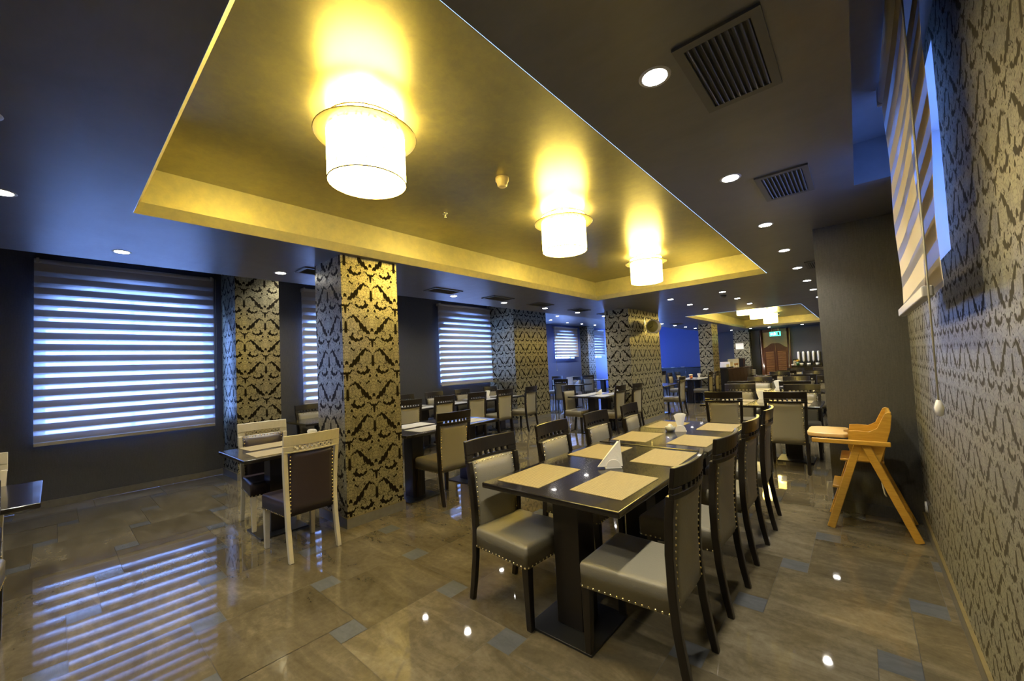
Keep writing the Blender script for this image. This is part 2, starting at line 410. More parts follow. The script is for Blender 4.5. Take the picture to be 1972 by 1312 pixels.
# ---- walls
def wall(name, pts, m, thick=None):
    return struct(MB().poly(pts).build(name, m, fix=False))
def arch_poly(y0, y1, z0, zs, n=10):       # opening outline with an arched head, springing at zs
    cy = (y0+y1)/2; r = (y1-y0)/2; h = r*.62
    return [(y0, z0)] + [(cy - r*math.cos(PI*i/n), zs + h*math.sin(PI*i/n)) for i in range(n+1)] + [(y1, z0)]
def wall_with_arches(name, x, ya, yb, zt, ops, m, depth=.28, side=-1):
    mb = MB(); ops = sorted(ops); y = ya
    for (y0, y1, z0, zs) in ops:
        if y0 > y: mb.poly([(x, y, 0), (x, y0, 0), (x, y0, zt), (x, y, zt)])
        mb.poly([(x, y0, 0), (x, y1, 0), (x, y1, z0), (x, y0, z0)])
        ol = arch_poly(y0, y1, z0, zs); top = ol[1:-1]
        for a, b in zip(top, top[1:]): mb.poly([(x, a[0], a[1]), (x, b[0], b[1]), (x, b[0], zt), (x, a[0], zt)])
        xo = x + side*depth; full = ol + [ol[0]]
        for a, b in zip(full, full[1:]): mb.poly([(x, a[0], a[1]), (x, b[0], b[1]), (xo, b[0], b[1]), (xo, a[0], a[1])], 1)
        y = y1
    mb.poly([(x, y, 0), (x, yb, 0), (x, yb, zt), (x, y, zt)])
    return struct(mb.build(name, [m, REVEAL], fix=False))
winN = [0]
def window(x, y0, y1, z0, zs, side):
    winN[0] += 1; xo = x + side*.26; n = winN[0]; ol = arch_poly(y0, y1, z0, zs)
    f = MB(); c = ((y0+y1)/2, (z0+zs)/2+.1)
    inn = [(c[0] + (a-c[0])*.93, c[1] + (b-c[1])*.95) for a, b in ol]
    k = len(ol)
    for i in range(k):
        j = (i+1) % k
        pts = []
        for t in (xo-.03, xo+.03): pts += [(t, *ol[i]), (t, *ol[j]), (t, *inn[j]), (t, *inn[i])]
        f.faces(pts, [(0, 1, 2, 3), (7, 6, 5, 4), (3, 2, 6, 7), (0, 4, 5, 1)])
    f.box(xo-.025, xo+.025, c[0]-.025, c[0]+.025, z0, zs + (y1-y0)*.30)
    f.box(xo-.02, xo+.02, y0, y1, zs-.03, zs+.03)
    w = struct(f.build('window_%d' % n, ALU, fix=False))
    MB().poly([(xo, *p) for p in ol]).build('window_glass', GLASS, w, fix=False)
    h = zs - z0 + (y1-y0)*.31
    portal(x + side*.20, (y0+y1)/2, z0 + h/2, y1-y0, h, -PI/2 if side < 0 else PI/2)
    return w
WL = [(-3.3, -1.55, .95, 2.35), (-.13, 1.645, .86, 2.35), (3.06, 4.79, .99, 2.35), (6.2, 8.0, 1.13, 2.35)]
wall_with_arches('wall_left', XL, YB, 9.3, ZU, WL, WALL)
for o in WL: window(XL, *o, -1)
WLL = [(9.6, 11.7, .9, 2.4), (12.0, 14.1, .9, 2.4), (15.0, 16.6, 1.75, 2.55), (18.3, 19.3, 1.75, 2.55), (20.25, 21.5, .6, 2.4)]  # the blindless ones are added out of sight to bring in blue daylight
WALLR = dark_wall('blue_light_tinted_wall', (.07, .11, .33), (.10, .15, .42))  # blue of the daylight painted into the wall colour
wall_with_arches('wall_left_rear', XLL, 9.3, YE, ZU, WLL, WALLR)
for o in WLL: window(XLL, *o, -1)
wall('wall_step', [(XLL, 9.3, 0), (XL, 9.3, 0), (XL, 9.3, ZU), (XLL, 9.3, ZU)], WALL)
# right wall with one rectangular opening
mb = MB(); RW = (2.60, 3.72, 1.93, 2.90)
for a, b, c, d in ((YB, RW[0], 0, 3.0), (RW[1], 4.83, 0, 3.0), (RW[0], RW[1], 0, RW[2]), (RW[0], RW[1], RW[3], 3.0)):
    mb.poly([(XR, a, c), (XR, b, c), (XR, b, d), (XR, a, d)])
for a, b in (((RW[0], RW[2]), (RW[1], RW[2])), ((RW[1], RW[2]), (RW[1], RW[3])), ((RW[1], RW[3]), (RW[0], RW[3])), ((RW[0], RW[3]), (RW[0], RW[2]))):
    mb.poly([(XR, *a), (XR, *b), (XR+.3, *b), (XR+.3, *a)], 1)
struct(mb.build('wall_right', [DAMR, REVEAL], fix=False))
f = MB(); xo = XR + .29
for a, b, c, d in ((RW[0], RW[1], RW[2], RW[2]+.06), (RW[0], RW[1], RW[3]-.06, RW[3]), (RW[0], RW[0]+.06, RW[2], RW[3]), (RW[1]-.06, RW[1], RW[2], RW[3]), ((RW[0]+RW[1])/2-.03, (RW[0]+RW[1])/2+.03, RW[2], RW[3])):
    f.box(xo-.03, xo+.03, a, b, c, d)
wr = struct(f.build('window_21', ALU)); MB().poly([(xo, RW[0], RW[2]), (xo, RW[1], RW[2]), (xo, RW[1], RW[3]), (xo, RW[0], RW[3])]).build('window_glass', dimming_glass(), wr, fix=False)
portal(XR+.24, (RW[0]+RW[1])/2, (RW[2]+RW[3])/2, RW[1]-RW[0], RW[3]-RW[2], PI/2)
PX0, PY0, PY1 = -.27, 4.83, 5.75
struct(MB().box(PX0, XR+.3, PY0, PY1, 0, ZC).build('wall_pier', PIER, fix=False))
struct(MB().box(PX0-.012, XR, PY0-.012, PY1+.01, 0, .10).build('baseboard_pier', PIER, fix=False))
wall('wall_right_rear', [(XR, PY1, 0), (XR, YE, 0), (XR, YE, ZC), (XR, PY1, ZC)], WALL)
mb = MB()
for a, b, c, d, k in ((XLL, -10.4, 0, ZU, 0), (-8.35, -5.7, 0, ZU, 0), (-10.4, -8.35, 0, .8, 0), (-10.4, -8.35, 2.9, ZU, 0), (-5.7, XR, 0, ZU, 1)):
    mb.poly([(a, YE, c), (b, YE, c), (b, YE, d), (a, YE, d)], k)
struct(mb.build('wall_end', [WALLR, WALL], fix=False))  # left part carries the blue daylight in its colour
f = MB()
for a, b, c, d in ((-10.4, -8.35, .8, .86), (-10.4, -8.35, 2.84, 2.9), (-10.4, -10.34, .8, 2.9), (-8.41, -8.35, .8, 2.9), (-9.4, -9.34, .8, 2.9)): f.box(a, b, YE+.0, YE+.05, c, d)
we = struct(f.build('window_20', ALU)); MB().poly([(-10.4, YE+.02, .8), (-8.35, YE+.02, .8), (-8.35, YE+.02, 2.9), (-10.4, YE+.02, 2.9)]).build('window_glass', GLASS, we, fix=False)  # added window, hidden from view, to light the rear-left wall blue
po = portal(-9.375, YE-.01, 1.85, 2.05, 2.1, PI)
wall('wall_front', [(XL, YB, 0), (XR, YB, 0), (XR, YB, ZU), (XL, YB, ZU)], WALL)
bl = MB(); bl.box(XL, XL+.015, YB, 9.3, 0, .09); struct(bl.build('baseboard_left', BASEB))
bl = MB(); bl.box(XR-.014, XR, YB, PY0, 0, .085); bl.box(XR-.016, XR, YB, PY0, .085, .097, 1); struct(bl.build('baseboard_right', [BASEB, SKIRTGOLD]))
bl = MB(); bl.box(XLL, XR, YE-.015, YE, 0, .09); bl.box(XLL, XLL+.015, 9.3, YE, 0, .09); struct(bl.build('baseboard_rear', BASEB))

# ---- columns and pilasters (wallpapered, stone skirting)
def column(x0, x1, y0, y1, zt, label, name='column'):
    t = thing(name, label, 'column', ((x0+x1)/2, (y0+y1)/2, 0))
    hx, hy = (x1-x0)/2, (y1-y0)/2
    MB().box(-hx, hx, -hy, hy, .10, zt).build('wallpapered_shaft', DAM, t, fix=False)
    b = MB(); b.box(-hx-.012, hx+.012, -hy-.012, hy+.012, 0, .10); b.box(-hx-.013, hx+.013, -hy-.013, hy+.013, .095, .102, 1)
    b.build('skirting', [BASEB, SKIRTGOLD], t)
    t['kind'] = 'structure'
    return t
column(-4.47, -3.87, 1.86, 2.49, ZC, 'freestanding damask wallpapered column lit gold beside the cream chairs')
column(-4.53, -3.93, 8.5, 10.3, ZC, 'long damask wallpapered column in mid room carrying a bracket clock')
column(-4.38, -3.93, 15.2, 16.0, ZC, 'distant damask column with gold lit side beside buffet counter')
column(XL, -7.10, 1.78, 2.38, ZU, 'damask wallpapered pilaster between the first and second windows', 'pilaster')
column(XL, -6.88, 7.90, 9.34, ZU, 'wide damask wallpapered pilaster at the corner beyond the third window', 'pilaster')
column(XLL, -10.15, 17.2, 17.85, ZU, 'blue lit damask pilaster between the two distant windows', 'pilaster')
column(-4.56, -3.88, 21.3, YE, ZC, 'pale damask pilaster on end wall with a paper notice', 'pilaster')

# ================================================================== LIGHT FITTINGS
def make_downlight():
    t = thing('downlight', '', 'downlight', (0, 0, 0), group='recessed ceiling downlights')
    MB().lathe([(.048, -.001), (.062, -.004), (.066, 0)], n=24).build('trim_ring', ALU, t)
    MB().disc(0, 0, -.003, .049).build('lens', DISC, t, fix=False)
    l = bpy.data.lights.new('downlight_lamp', 'SPOT'); l.energy = 34; l.color = (1, .93, .78); l.spot_size = R(125); l.spot_blend = .7; l.shadow_soft_size = .04
    o = bpy.data.objects.new('downlight_lamp', l); C.objects.link(o); o.parent = t; o.location = (0, 0, -.02)
    return t
dl0 = make_downlight(); dlused = [False]
def downlight(x, y, z, label):
    if not dlused[0]:
        dlused[0] = True; dl0.location = (x, y, z); dl0['label'] = label; return dl0
    return dup(dl0, (x, y, z), 0, label)
ORD = ['nearest', 'second', 'third', 'fourth', 'fifth', 'sixth', 'seventh', 'eighth', 'ninth', 'tenth', 'eleventh', 'twelfth', 'thirteenth', 'fourteenth', 'fifteenth', 'sixteenth']
for i, y in enumerate([.36, 1.66, 2.97, 4.29, 5.53, 6.83, 8.18, 9.45, 10.85, 12.3, 13.6, 14.9, 16.2, 17.5]):
    downlight(-.585, y, ZC, 'round recessed downlight, %s along the right hand soffit' % ORD[max(0, i-1)] if i else 'round recessed downlight at the near end of the right hand soffit')
for i, y in enumerate([.40, 1.70, 2.98, 4.275, 5.50, 6.78, 8.07, 9.37, 10.7, 12.05, 13.36, 14.63, 15.8, 17.0]):
    downlight(-5.0, y, ZC, 'round recessed downlight, %s in the row beside the left windows' % ORD[i])
for i, (x, y) in enumerate([(-3.885, -.21), (-2.8, -.21), (-1.7, -.21)]):
    downlight(x, y, ZC, 'round recessed downlight in front of the large gold recess, %s from the left edge' % ['first', 'second', 'third'][i])
for i, y in enumerate([8.10, 9.30, 10.53]):
    downlight(-2.82, y, ZC, 'round downlight between the gold recesses, left row, %s' % ORD[i])
    downlight(-1.86, y, ZC, 'round downlight between the gold recesses, right row, %s' % ORD[i])
for i, (x, y) in enumerate([(-4.44, 20.5), (-3.66, 20.5), (-2.95, 20.6), (-1.75, 20.6)]):
    downlight(x, y, ZC, 'small distant downlight before the end wall, %s from the left' % ORD[i].replace('nearest', 'first'))
for i, (x, y) in enumerate([(-6.73, 2.5), (-6.73, 4.7), (-6.73, 6.9), (-8.58, 12.4), (-9.48, 13.2), (-9.72, 14.8), (-9.72, 16.0), (-9.68, 17.15)]):
    downlight(x, y, ZU, 'round downlight in the raised ceiling along the window side, %s' % ORD[i])

def make_pendant():
    t = thing('drum_lamp', '', 'ceiling lamp', (0, 0, 0), group='drum lamps in the gold recesses')
    MB().lathe([(.226, -.115), (.292, -.115), (.297, -.119), (.292, -.123), (.226, -.123)], n=48).build('ceiling_plate', simple('lamp_plate', (.34, .29, .17), .25, .3), t)
    b = MB()
    for k in range(3):
        a = 2*PI*k/3; b.bar((.12*math.cos(a), .12*math.sin(a), -.09), (.12*math.cos(a), .12*math.sin(a), 0), .008, .008); b.bar((.10*math.cos(a), .10*math.sin(a), -.088), (.224*math.cos(a), .224*math.sin(a), -.088), .008, .008)
    b.lathe([(0, 0), (.13, 0), (.13, -.012), (0, -.012)]); b.build('suspension', CHROME, t)
    MB().lathe([(.225, -.41), (.225, -.055), (.221, -.055), (.221, -.41), (.225, -.41)], n=56).build('lace_shade', SHADE, t)
    for z in (-.41, -.055): r = MB(); r.tube([(.226*math.cos(2*PI*i/48), .226*math.sin(2*PI*i/48), z) for i in range(49)], .0035, 6); r.build('shade_rim', RIM, t)
    MB().disc(0, 0, -.402, .221, 48).build('diffuser', DIFF, t, fix=False)
    l = bpy.data.lights.new('drum_lamp_bulb', 'POINT'); l.energy = 75; l.color = (1, .77, .22); l.shadow_soft_size = .09
    o = bpy.data.objects.new('drum_lamp_bulb', l); C.objects.link(o); o.parent = t; o.location = (0, 0, -.16)
    return t
pd = make_pendant()
PL = [(-2.20, 1.24, 'large lit drum lamp with lace shade, nearest the camera'), (-2.22, 3.40, 'lit drum lamp with lace shade, second in the near gold recess'),
      (-2.32, 5.72, 'lit drum lamp with lace shade, farthest in the near gold recess'), (-2.35, 12.7, 'distant lit drum lamp, leftmost in the far gold recess'),
      (-2.35, 14.5, 'distant lit drum lamp, middle one in the far gold recess'), (-2.40, 17.2, 'distant lit drum lamp, lowest looking one in the far gold recess')]
for i, (x, y, l) in enumerate(PL):
    if i == 0: pd.location = (x, y, 3.06); pd['label'] = l
    else: dup(pd, (x, y, 3.06), 0, l)

def make_vent(wx, wy, n):
    t = thing('ceiling_vent', '', 'air vent', (0, 0, 0), group='air vents in the soffit')
    f = MB(); b = .035
    for a, c, d, e in ((-wx, wx, -wy, -wy+b), (-wx, wx, wy-b, wy), (-wx, -wx+b, -wy+b, wy-b), (wx-b, wx, -wy+b, wy-b)): f.box(a, c, d, e, -.012, .0)
    f.build('frame', VENTM, t)
    MB().poly([(-wx+b, -wy+b, -.0015), (-wx+b, wy-b, -.0015), (wx-b, wy-b, -.0015), (wx-b, -wy+b, -.0015)]).build('duct_backing', VENTD, t, fix=False)
    s = MB(); L = 2*(wx-b)
    for k in range(n):
        x = -wx + b + L*(k+.5)/n; s.bar((x, -wy+b, -.008), (x, wy-b, -.008), .016, .003, up=(.6, 0, .8))
    s.build('louvre_slats', VENTM, t)
    return t
v1 = make_vent(.15, .26, 10); first = True
for (x, y, l) in [(-.33, 1.82, 'large grey louvred ceiling vent nearest the camera'), (-.32, 3.36, 'grey louvred ceiling vent, second along the right soffit'), (-.33, 6.75, 'distant ceiling vent beside the grey pier'),
                  (-4.70, 2.05, 'ceiling vent partly hidden behind the gold lit column'), (-4.74, 3.86, 'ceiling vent before the third window, nearest visible'), (-4.72, 5.05, 'ceiling vent, second beyond the gold lit column'),
                  (-4.73, 6.27, 'ceiling vent above the long left table row'), (-4.72, 7.70, 'ceiling vent beside the wide pilaster'), (-4.72, 9.0, 'ceiling vent beside the mid room column'), (-4.72, 14.0, 'distant ceiling vent before the blue lit wall')]:
    if first: v1.location = (x, y, ZC); v1['label'] = l; first = False
    else: dup(v1, (x, y, ZC), 0, l)
s = MB().lathe([(0, 3.06), (.055, 3.06), (.055, 3.035), (.045, 3.02), (.04, 2.995), (.03, 2.985), (0, 2.985)], -2.15, 2.41, 20)
tag(s.build('smoke_detector', simple('ivory_plastic', (.6, .5, .3), .4)), 'round ivory smoke detector in the near gold recess', 'smoke detector')
s = MB().lathe([(0, 3.06), (.03, 3.06), (.028, 3.05), (.01, 3.045), (.01, 3.02), (.018, 3.018), (0, 3.01)], -3.05, 2.54, 12)
tag(s.build('sprinkler', CHROME), 'tiny metal sprinkler head in the near gold recess', 'sprinkler')
s = MB().lathe([(0, ZC), (.055, ZC), (.055, ZC-.02), (.04, ZC-.045), (0, ZC-.05)], -1.95, 8.55, 16)
tag(s.build('smoke_detector', VENTM), 'grey dome smoke detector on the soffit between the gold recesses', 'smoke detector')

# ================================================================== BLINDS
def blind(x, y0, y1, z0, z1, label, cord_y, cord_z, side=1, period=.142, op=OPAQ, group='zebra roller blinds'):
    t = thing('roller_blind', label, 'blind', (x, (y0+y1)/2, z0), group=group)
    hw = (y1-y0)/2; H = z1-z0; rd = random.Random(int(abs(y0)*100)+int(abs(x)*10))
    MB().lathe([(0, -hw), (.028, -hw), (.028, hw), (0, hw)], axis='y', cz=H, n=14).build('roller_tube', RAILM, t)
    for nm, dx, ph, in (('front_panel', 0.0, 0.0), ('rear_panel', -.045*side, .35)):
        p = MB(); z = H - .03 if nm == 'front_panel' else H - .03
        zz = z - .10 if nm == 'front_panel' else z - .10 - ph*period*.35
        ny = 14
        def strip(za, zb, mi):
            if zb < .02: zb = .02
            if za <= zb: return
            for k in range(ny):
                a, b = -hw + 2*hw*k/ny, -hw + 2*hw*(k+1)/ny
                def wv(y, zq): return dx + .006*math.sin(y*3.1 + zq*2.0) + .004*math.sin(zq*9 + dx*50)
                p.poly([(wv(a, zb), a, zb), (wv(b, zb), b, zb), (wv(b, za), b, za), (wv(a, za), a, za)], mi, True)
        strip(z, zz, 0)
        while zz > .03:
            strip(zz, zz - period*.42, 1); strip(zz - period*.42, zz - period, 0); zz -= period
        p.build(nm, [op, SHEER], t)
    for q in (-hw+.03, hw-.03):
        bk_ = MB()
        if side > 0: bk_.box(-.14, .03, q-.012, q+.012, H-.03, H+.035)
        else: bk_.box(-.03, .03, q-.012, q+.012, H-.03, 3.0-z0)
        bk_.build('bracket', RAILM, t)
    MB().box(-.016, .016, -hw, hw, -.012, .03).build('bottom_rail', RAILM, t, bevel=.006)
    if cord_y is not None:
        c = MB(); yy = cord_y - (y0+y1)/2; zb = cord_z - z0
        cxo = .035 if side > 0 else -.004
        for d in (-.009, .009): c.tube([(cxo, yy+d, H), (cxo, yy+d*1.2, (H+zb)/2), (cxo, yy+d*.4, zb)], .0024, 6)
        co = c.build('pull_cord', CORD, t)
        MB().lathe([(0, zb-.05), (.010, zb-.045), (.013, zb-.02), (.006, zb+.006), (0, zb+.008)], cxo, yy, 12).build('cord_weight', WHITE, co)
    return t
blind(-7.73, -.16, 1.65, .80, 3.10, 'large zebra roller blind, nearest on the left wall', 1.66, 1.42)
blind(-7.73, 2.98, 4.80, .97, 3.10, 'zebra roller blind mostly hidden behind the gold lit column', 4.81, 1.6)
blind(-7.73, 6.12, 8.05, 1.11, 3.10, 'bright zebra roller blind above the long left table row', 8.06, 1.35)
blind(-7.73, -3.45, -1.40, .9, 3.10, 'zebra roller blind outside the left edge of view', None, 0)
blind(-10.48, 14.85, 16.8, 1.83, 3.2, 'distant zebra roller blind in the blue lit corner, left of two', 14.86, 1.25)
blind(-10.48, 18.2, 19.5, 1.83, 3.2, 'distant zebra roller blind beside the mid room column, right of two', None, 0)
blind(.20, 2.03, 3.12, 1.69, 2.93, 'beige zebra roller blind hanging by the right wall', 1.97, 1.31, -1, .15, OPAQR)

# ================================================================== CHAIRS
def bend(x, sag=.035, w=.23): return -sag*(1-(x/w)**2)
STILE = [(0, -.275), (.12, -.252), (.28, -.228), (.45, -.216), (.62, -.216), (.78, -.226), (.89, -.240)]
def make_chair(name, frame, pad, lattice):
    t = thing(name, '', 'chair', (0, 0, 0))
    # front legs
    for sx in (-1, 1):
        x = sx*.195; rg = []
        for z, h, yy in ((0, .017, .232), (.02, .018, .232), (.2, .021, .228), (.37, .024, .225)):
            rg.append([(x-h, yy-h, z), (x+h, yy-h, z), (x+h, yy+h, z), (x-h, yy+h, z)])
        MB().loft(rg).build('leg', frame, t, bevel=.004)
    # rear legs run up as back posts
    for sx in (-1, 1):
        rg = []
        for z, y in STILE:
            xo = sx*(.196 + .018*max(0, (z-.45))/.45); d = .020 if z > .1 else .017
            rg.append([(xo-.017, y-d, z), (xo+.017, y-d, z), (xo+.017, y+d, z), (xo-.017, y+d, z)])
        MB().loft(rg).build('leg', frame, t, bevel=.005)
    # curved top rail with a row of holes
    tr = MB(); yb = -.246; th = .022
    def seg(x0, x1, z0, z1, n=4):
        n = max(1, n)
        rg = []
        for k in range(n+1):
            x = x0 + (x1-x0)*k/n; b = bend(x); l0 = -.04*(z0-.88); l1 = -.10*(z1-.88)
            rg.append([(x, yb+b-th/2+l0, z0), (x, yb+b+th/2+l0, z0), (x, yb+b+th/2+l1, z1), (x, yb+b-th/2+l1, z1)])
        tr.loft(rg)
    W = .232
    if not lattice:
        seg(-W, W, .875, .903, 12); seg(-W, W, .929, 1.02, 12)
        pitch = .0505; hw = .0145; xs = [(-3+k)*pitch for k in range(7)]
        edges = [-W] + [e for x in xs for e in (x-hw, x+hw)] + [W]
        for a, b in zip(edges[0::2], edges[1::2]): seg(a, b, .903, .929, 2)
    else:
        seg(-W, W, .875, .888, 12); seg(-W, W, .932, 1.02, 12); seg(-W, -.165, .888, .932, 2); seg(.165, W, .888, .932, 2)
        n = 9
        for k in range(n):
            xa = -.165 + .33*k/n; xb = -.165 + .33*(k+1)/n
            for z0, z1 in ((.888, .932), (.932, .888)):
                tr.bar((xa, yb+bend(xa)-.003, z0), (xb, yb+bend(xb)-.003, z1), .016, .007, up=(0, 1, 0))
            xc = (xa+xb)/2
            tr.lathe([(.004, yb+bend(xc)-.013), (.010, yb+bend(xc)-.013), (.010, yb+bend(xc)+.007), (.004, yb+bend(xc)+.007)], cx=xc, cz=.91, axis='y', n=10)
    tr.build('top_rail', frame, t, bevel=.003, seg=1)
    # padded back
    nx, nz = 8, 8; bk = MB(); pts = []
    hw = .182; z0, z1 = .375, .885
    def sty(z):
        for (a, ya), (b, yb_) in zip(STILE, STILE[1:]):
            if a <= z <= b: return ya + (yb_-ya)*(z-a)/(b-a)
        return -.24
    for side, puff in ((1, .026), (-1, .010)):
        for j in range(nz+1):
            for i in range(nx+1):
                u = -1 + 2*i/nx; v = -1 + 2*j/nz
                x = u*hw; z = z0 + (z1-z0)*(v+1)/2
                e = (1-abs(u)**6)*(1-abs(v)**8)
                yc = sty(z) + bend(x, .022*((z-.3)/.6), .2)
                pts.append((x, yc + side*(.010 + puff*e), z))
    fs = []; N1 = (nx+1)*(nz+1)
    for j in range(nz):
        for i in range(nx):
            a = j*(nx+1)+i; q = (a, a+1, a+nx+2, a+nx+1); fs.append(q[::-1]); fs.append(tuple(N1+k for k in q))
    rim = [i for i in range(nx+1)] + [(j)*(nx+1)+nx for j in range(1, nz+1)] + [nz*(nx+1)+i for i in range(nx-1, -1, -1)] + [j*(nx+1) for j in range(nz-1, 0, -1)]
    for a, b in zip(rim, rim[1:]+rim[:1]): fs.append((a, b, N1+b, N1+a))
    bk.faces(pts, fs, 0, True)
    bo = bk.build('backrest', pad, t)
    for side, off in ((-1, .013), (1, .013)):
        st = MB(); n = 17
        for k in range(n):
            z = z0 + .012 + (z1-z0-.024)*k/(n-1)
            for sx in (-1, 1):
                x = sx*(hw-.008); st.stud((x, sty(z)+bend(x, .022*((z-.3)/.6), .2)+side*off, z), (0, side, 0))
        for k in range(1, 13):
            x = -hw + 2*hw*k/13
            st.stud((x, sty(z1-.01)+bend(x, .022, .2)+side*off, z1-.012), (0, side, 0))
        st.build('nail_studs', STUD, bo)
    # seat
    se = MB(); rg = []
    for z, e, dz in ((.352, 0, 0), (.46, .001, 0), (.471, -.004, 0), (.478, -.013, 0), (.481, -.028, 0)):
        ring = []
        corners = [(-.208, -.222), (.208, -.222), (.226, .252), (-.226, .252)]
        for (x, y) in corners:
            sx = 1 if x > 0 else -1; sy = 1 if y > 0 else -1
            r_ = .018
            X0, Y0 = x + sx*e, y + sy*e
            cx, cy = X0 - sx*r_, Y0 - sy*r_
            a0 = {(-1, -1): PI, (1, -1): 1.5*PI, (1, 1): 0, (-1, 1): .5*PI}[(sx, sy)]
            for k in range(4):
                a = a0 + PI/2*k/3; ring.append((cx + r_*math.cos(a), cy + r_*math.sin(a), z))
        rg.append(ring)
    se.loft(rg, smooth=True)
    so = se.build('seat', pad, t); wn_ = so.modifiers.new('wn', 'WEIGHTED_NORMAL')
    st = MB()
    def ln(a, b, n, nrm):
        for k in range(n):
            f = k/(n-1); st.stud((a[0]+(b[0]-a[0])*f, a[1]+(b[1]-a[1])*f, .359), nrm)
    ln((-.209, -.20), (-.226, .238), 15, (-1, 0, 0)); ln((.209, -.20), (.226, .238), 15, (1, 0, 0)); ln((-.21, .2525), (.21, .2525), 14, (0, 1, 0))
    st.build('nail_studs', STUD, so)
    return t
CH = make_chair('dining_chair', DWOOD, LEATHER, False)
CW = make_chair('cream_chair', CREAM, PURPLE, True)
used = {}
FX, FNX, FY, FNY = -PI/2, PI/2, 0.0, PI      # seat faces +X, -X, +Y, -Y
def chair(proto, rx, ry, rot, label, group):
    # rx, ry is the middle of the back edge of the chair
    d = Vector((-math.sin(rot), math.cos(rot))); c = Vector((rx, ry)) + d*.25
    if proto.name not in used:
        used[proto.name] = 1; proto.location = (c.x, c.y, 0); proto.rotation_euler = (0, 0, rot); proto['label'] = label; proto['group'] = group; return proto
    return dup(proto, (c.x, c.y, 0), rot, label, group)
D = 'dark taupe-seated dining chair '
g1 = 'dark chairs around the front double table'
for i, (y, r) in enumerate([(1.98, -3), (2.71, 2), (3.44, 1), (4.18, 4)]):
    chair(CH, -1.98, y, FX + R(r), D + ['nearest', 'second', 'third', 'farthest'][i] + ' on the left of the front double table', g1)
for i, (y, r) in enumerate([(2.0, 1), (2.73, -2), (3.47, -1), (4.2, 3)]):
    chair(CH, -.67, y, FNX + R(r), D + ['nearest', 'second', 'third', 'farthest'][i] + ' on the right of the front double table', g1)
chair(CW, -3.60, 1.44, FNX + R(2), 'cream chair with dark leather back turned to us, beside the gold lit column', 'cream chairs with lattice rails')
chair(CW, -5.04, 1.50, FX - R(4), 'cream chair facing us behind the small table by the pilaster', 'cream chairs with lattice rails')
chair(CW, -5.05, -.46, FX, 'cream chair cut off by the left edge, far side of the edge table', 'cream chairs with lattice rails')
chair(CH, -3.55, -.415, FNX, D + 'cut off by the lower left edge of view', 'dark chairs by the left edge')
chair(CH, -3.55, 2.97, FNX - R(4), D + 'just behind the gold lit column, back turned', 'dark chairs beyond the gold lit column')
g2 = 'dark chairs along the long left table row'
for i, (y, r) in enumerate([(3.93, -5), (4.68, -2), (5.50, -6), (6.32, -4), (7.22, 4)]):
    chair(CH, -5.84, y, FNX + R(r), D + ['nearest', 'second', 'third', 'fourth', 'last'][i] + ' on the room side of the long left row', g2)
for i, (y, r) in enumerate([(2.83, 6), (3.88, 3), (4.72, 5), (5.46, -4), (6.28, 0), (7.22, 0)]):
    chair(CH, -7.17, y, FX + R(r), D + ['nearest', 'second', 'third', 'fourth', 'fifth', 'last'][i] + ' against the window wall', g2)
g3 = 'dark chairs around the table before the mid room column'
chair(CH, -5.02, 7.54, FX - R(6), D + 'on the left of the table before the mid room column', g3)
chair(CH, -3.74, 7.52, FNX, D + 'nearer one before the mid room column, back turned', g3)
chair(CH, -3.66, 8.16, FNX, D + 'touching the mid room column corner, back turned', g3)
g4 = 'dark chairs in the rear right rows'
chair(CH, -1.45, 5.96, FY + R(8), D + 'squarely back turned, left of the facing pair', g4)
chair(CH, -.75, 6.02, FY + R(4), D + 'squarely back turned, right of the facing pair', g4)
chair(CH, -1.58, 7.60, FNY + R(6), D + 'facing us across the rear table, left one', g4)
chair(CH, -.70, 7.42, FNY + R(2), D + 'facing us across the rear table, right one', g4)
chair(CH, -1.72, 8.42, FY + R(3), D + 'second back to back row, left one', g4)
chair(CH, -.88, 8.35, FY, D + 'second back to back row, right one', g4)
chair(CH, -1.68, 10.0, FNY, D + 'facing us in the second rear row, left one', g4)
chair(CH, -1.02, 9.95, FNY, D + 'facing us in the second rear row, right one', g4)
chair(CH, -.46, 10.1, FY + R(12), D + 'beside the grey pier edge showing its whole back', g4)
chair(CH, -1.70, 10.85, FY, D + 'third rear row, left one, only its rail visible', g4)
chair(CH, -.98, 10.95, FY, D + 'third rear row, right one, only its rail visible', g4)
chair(CH, -1.66, 12.75, FNY, D + 'facing us in the third rear row, left one', g4)
chair(CH, -.92, 12.7, FNY, D + 'facing us in the third rear row, right one', g4)
chair(CH, -1.6, 13.6, FY, D + 'fourth rear row, left one', g4)
chair(CH, -.92, 13.6, FY, D + 'fourth rear row, right one', g4)
chair(CH, -1.6, 15.7, FNY, D + 'deepest rear row, left one', g4)
chair(CH, -.9, 15.7, FNY, D + 'deepest rear row, right one', g4)
g5 = 'dark chairs beyond the mid room column'
chair(CH, -3.62, 10.9, FNX, D + 'just right of the mid room column, seen edge on', g5)
chair(CH, -5.0, 10.9, FX, D + 'left of the table behind the mid room column', g5)
chair(CH, -3.72, 13.95, FNX, D + 'edge on before the distant column, nearer one', g5)
chair(CH, -3.72, 14.75, FNX, D + 'edge on before the distant column, farther one', g5)
chair(CH, -5.05, 13.95, FX, D + 'left of the table before the distant column, nearer one', g5)
chair(CH, -5.05, 14.75, FX, D + 'left of the table before the distant column, farther one', g5)
chair(CH, -6.1, 16.2, FNX, D + 'in front of the blue lit end wall', g5)
g6 = 'dark chairs in the blue lit left corner'
chair(CH, -7.30, 10.55, R(25), D + 'nearest in the blue corner, back turned', g6)
chair(CH, -8.1, 13.6, R(20), D + 'farther back in the blue corner, back turned', g6)
chair(CH, -7.85, 12.35, R(190), D + 'facing us across the blue corner table', g6)
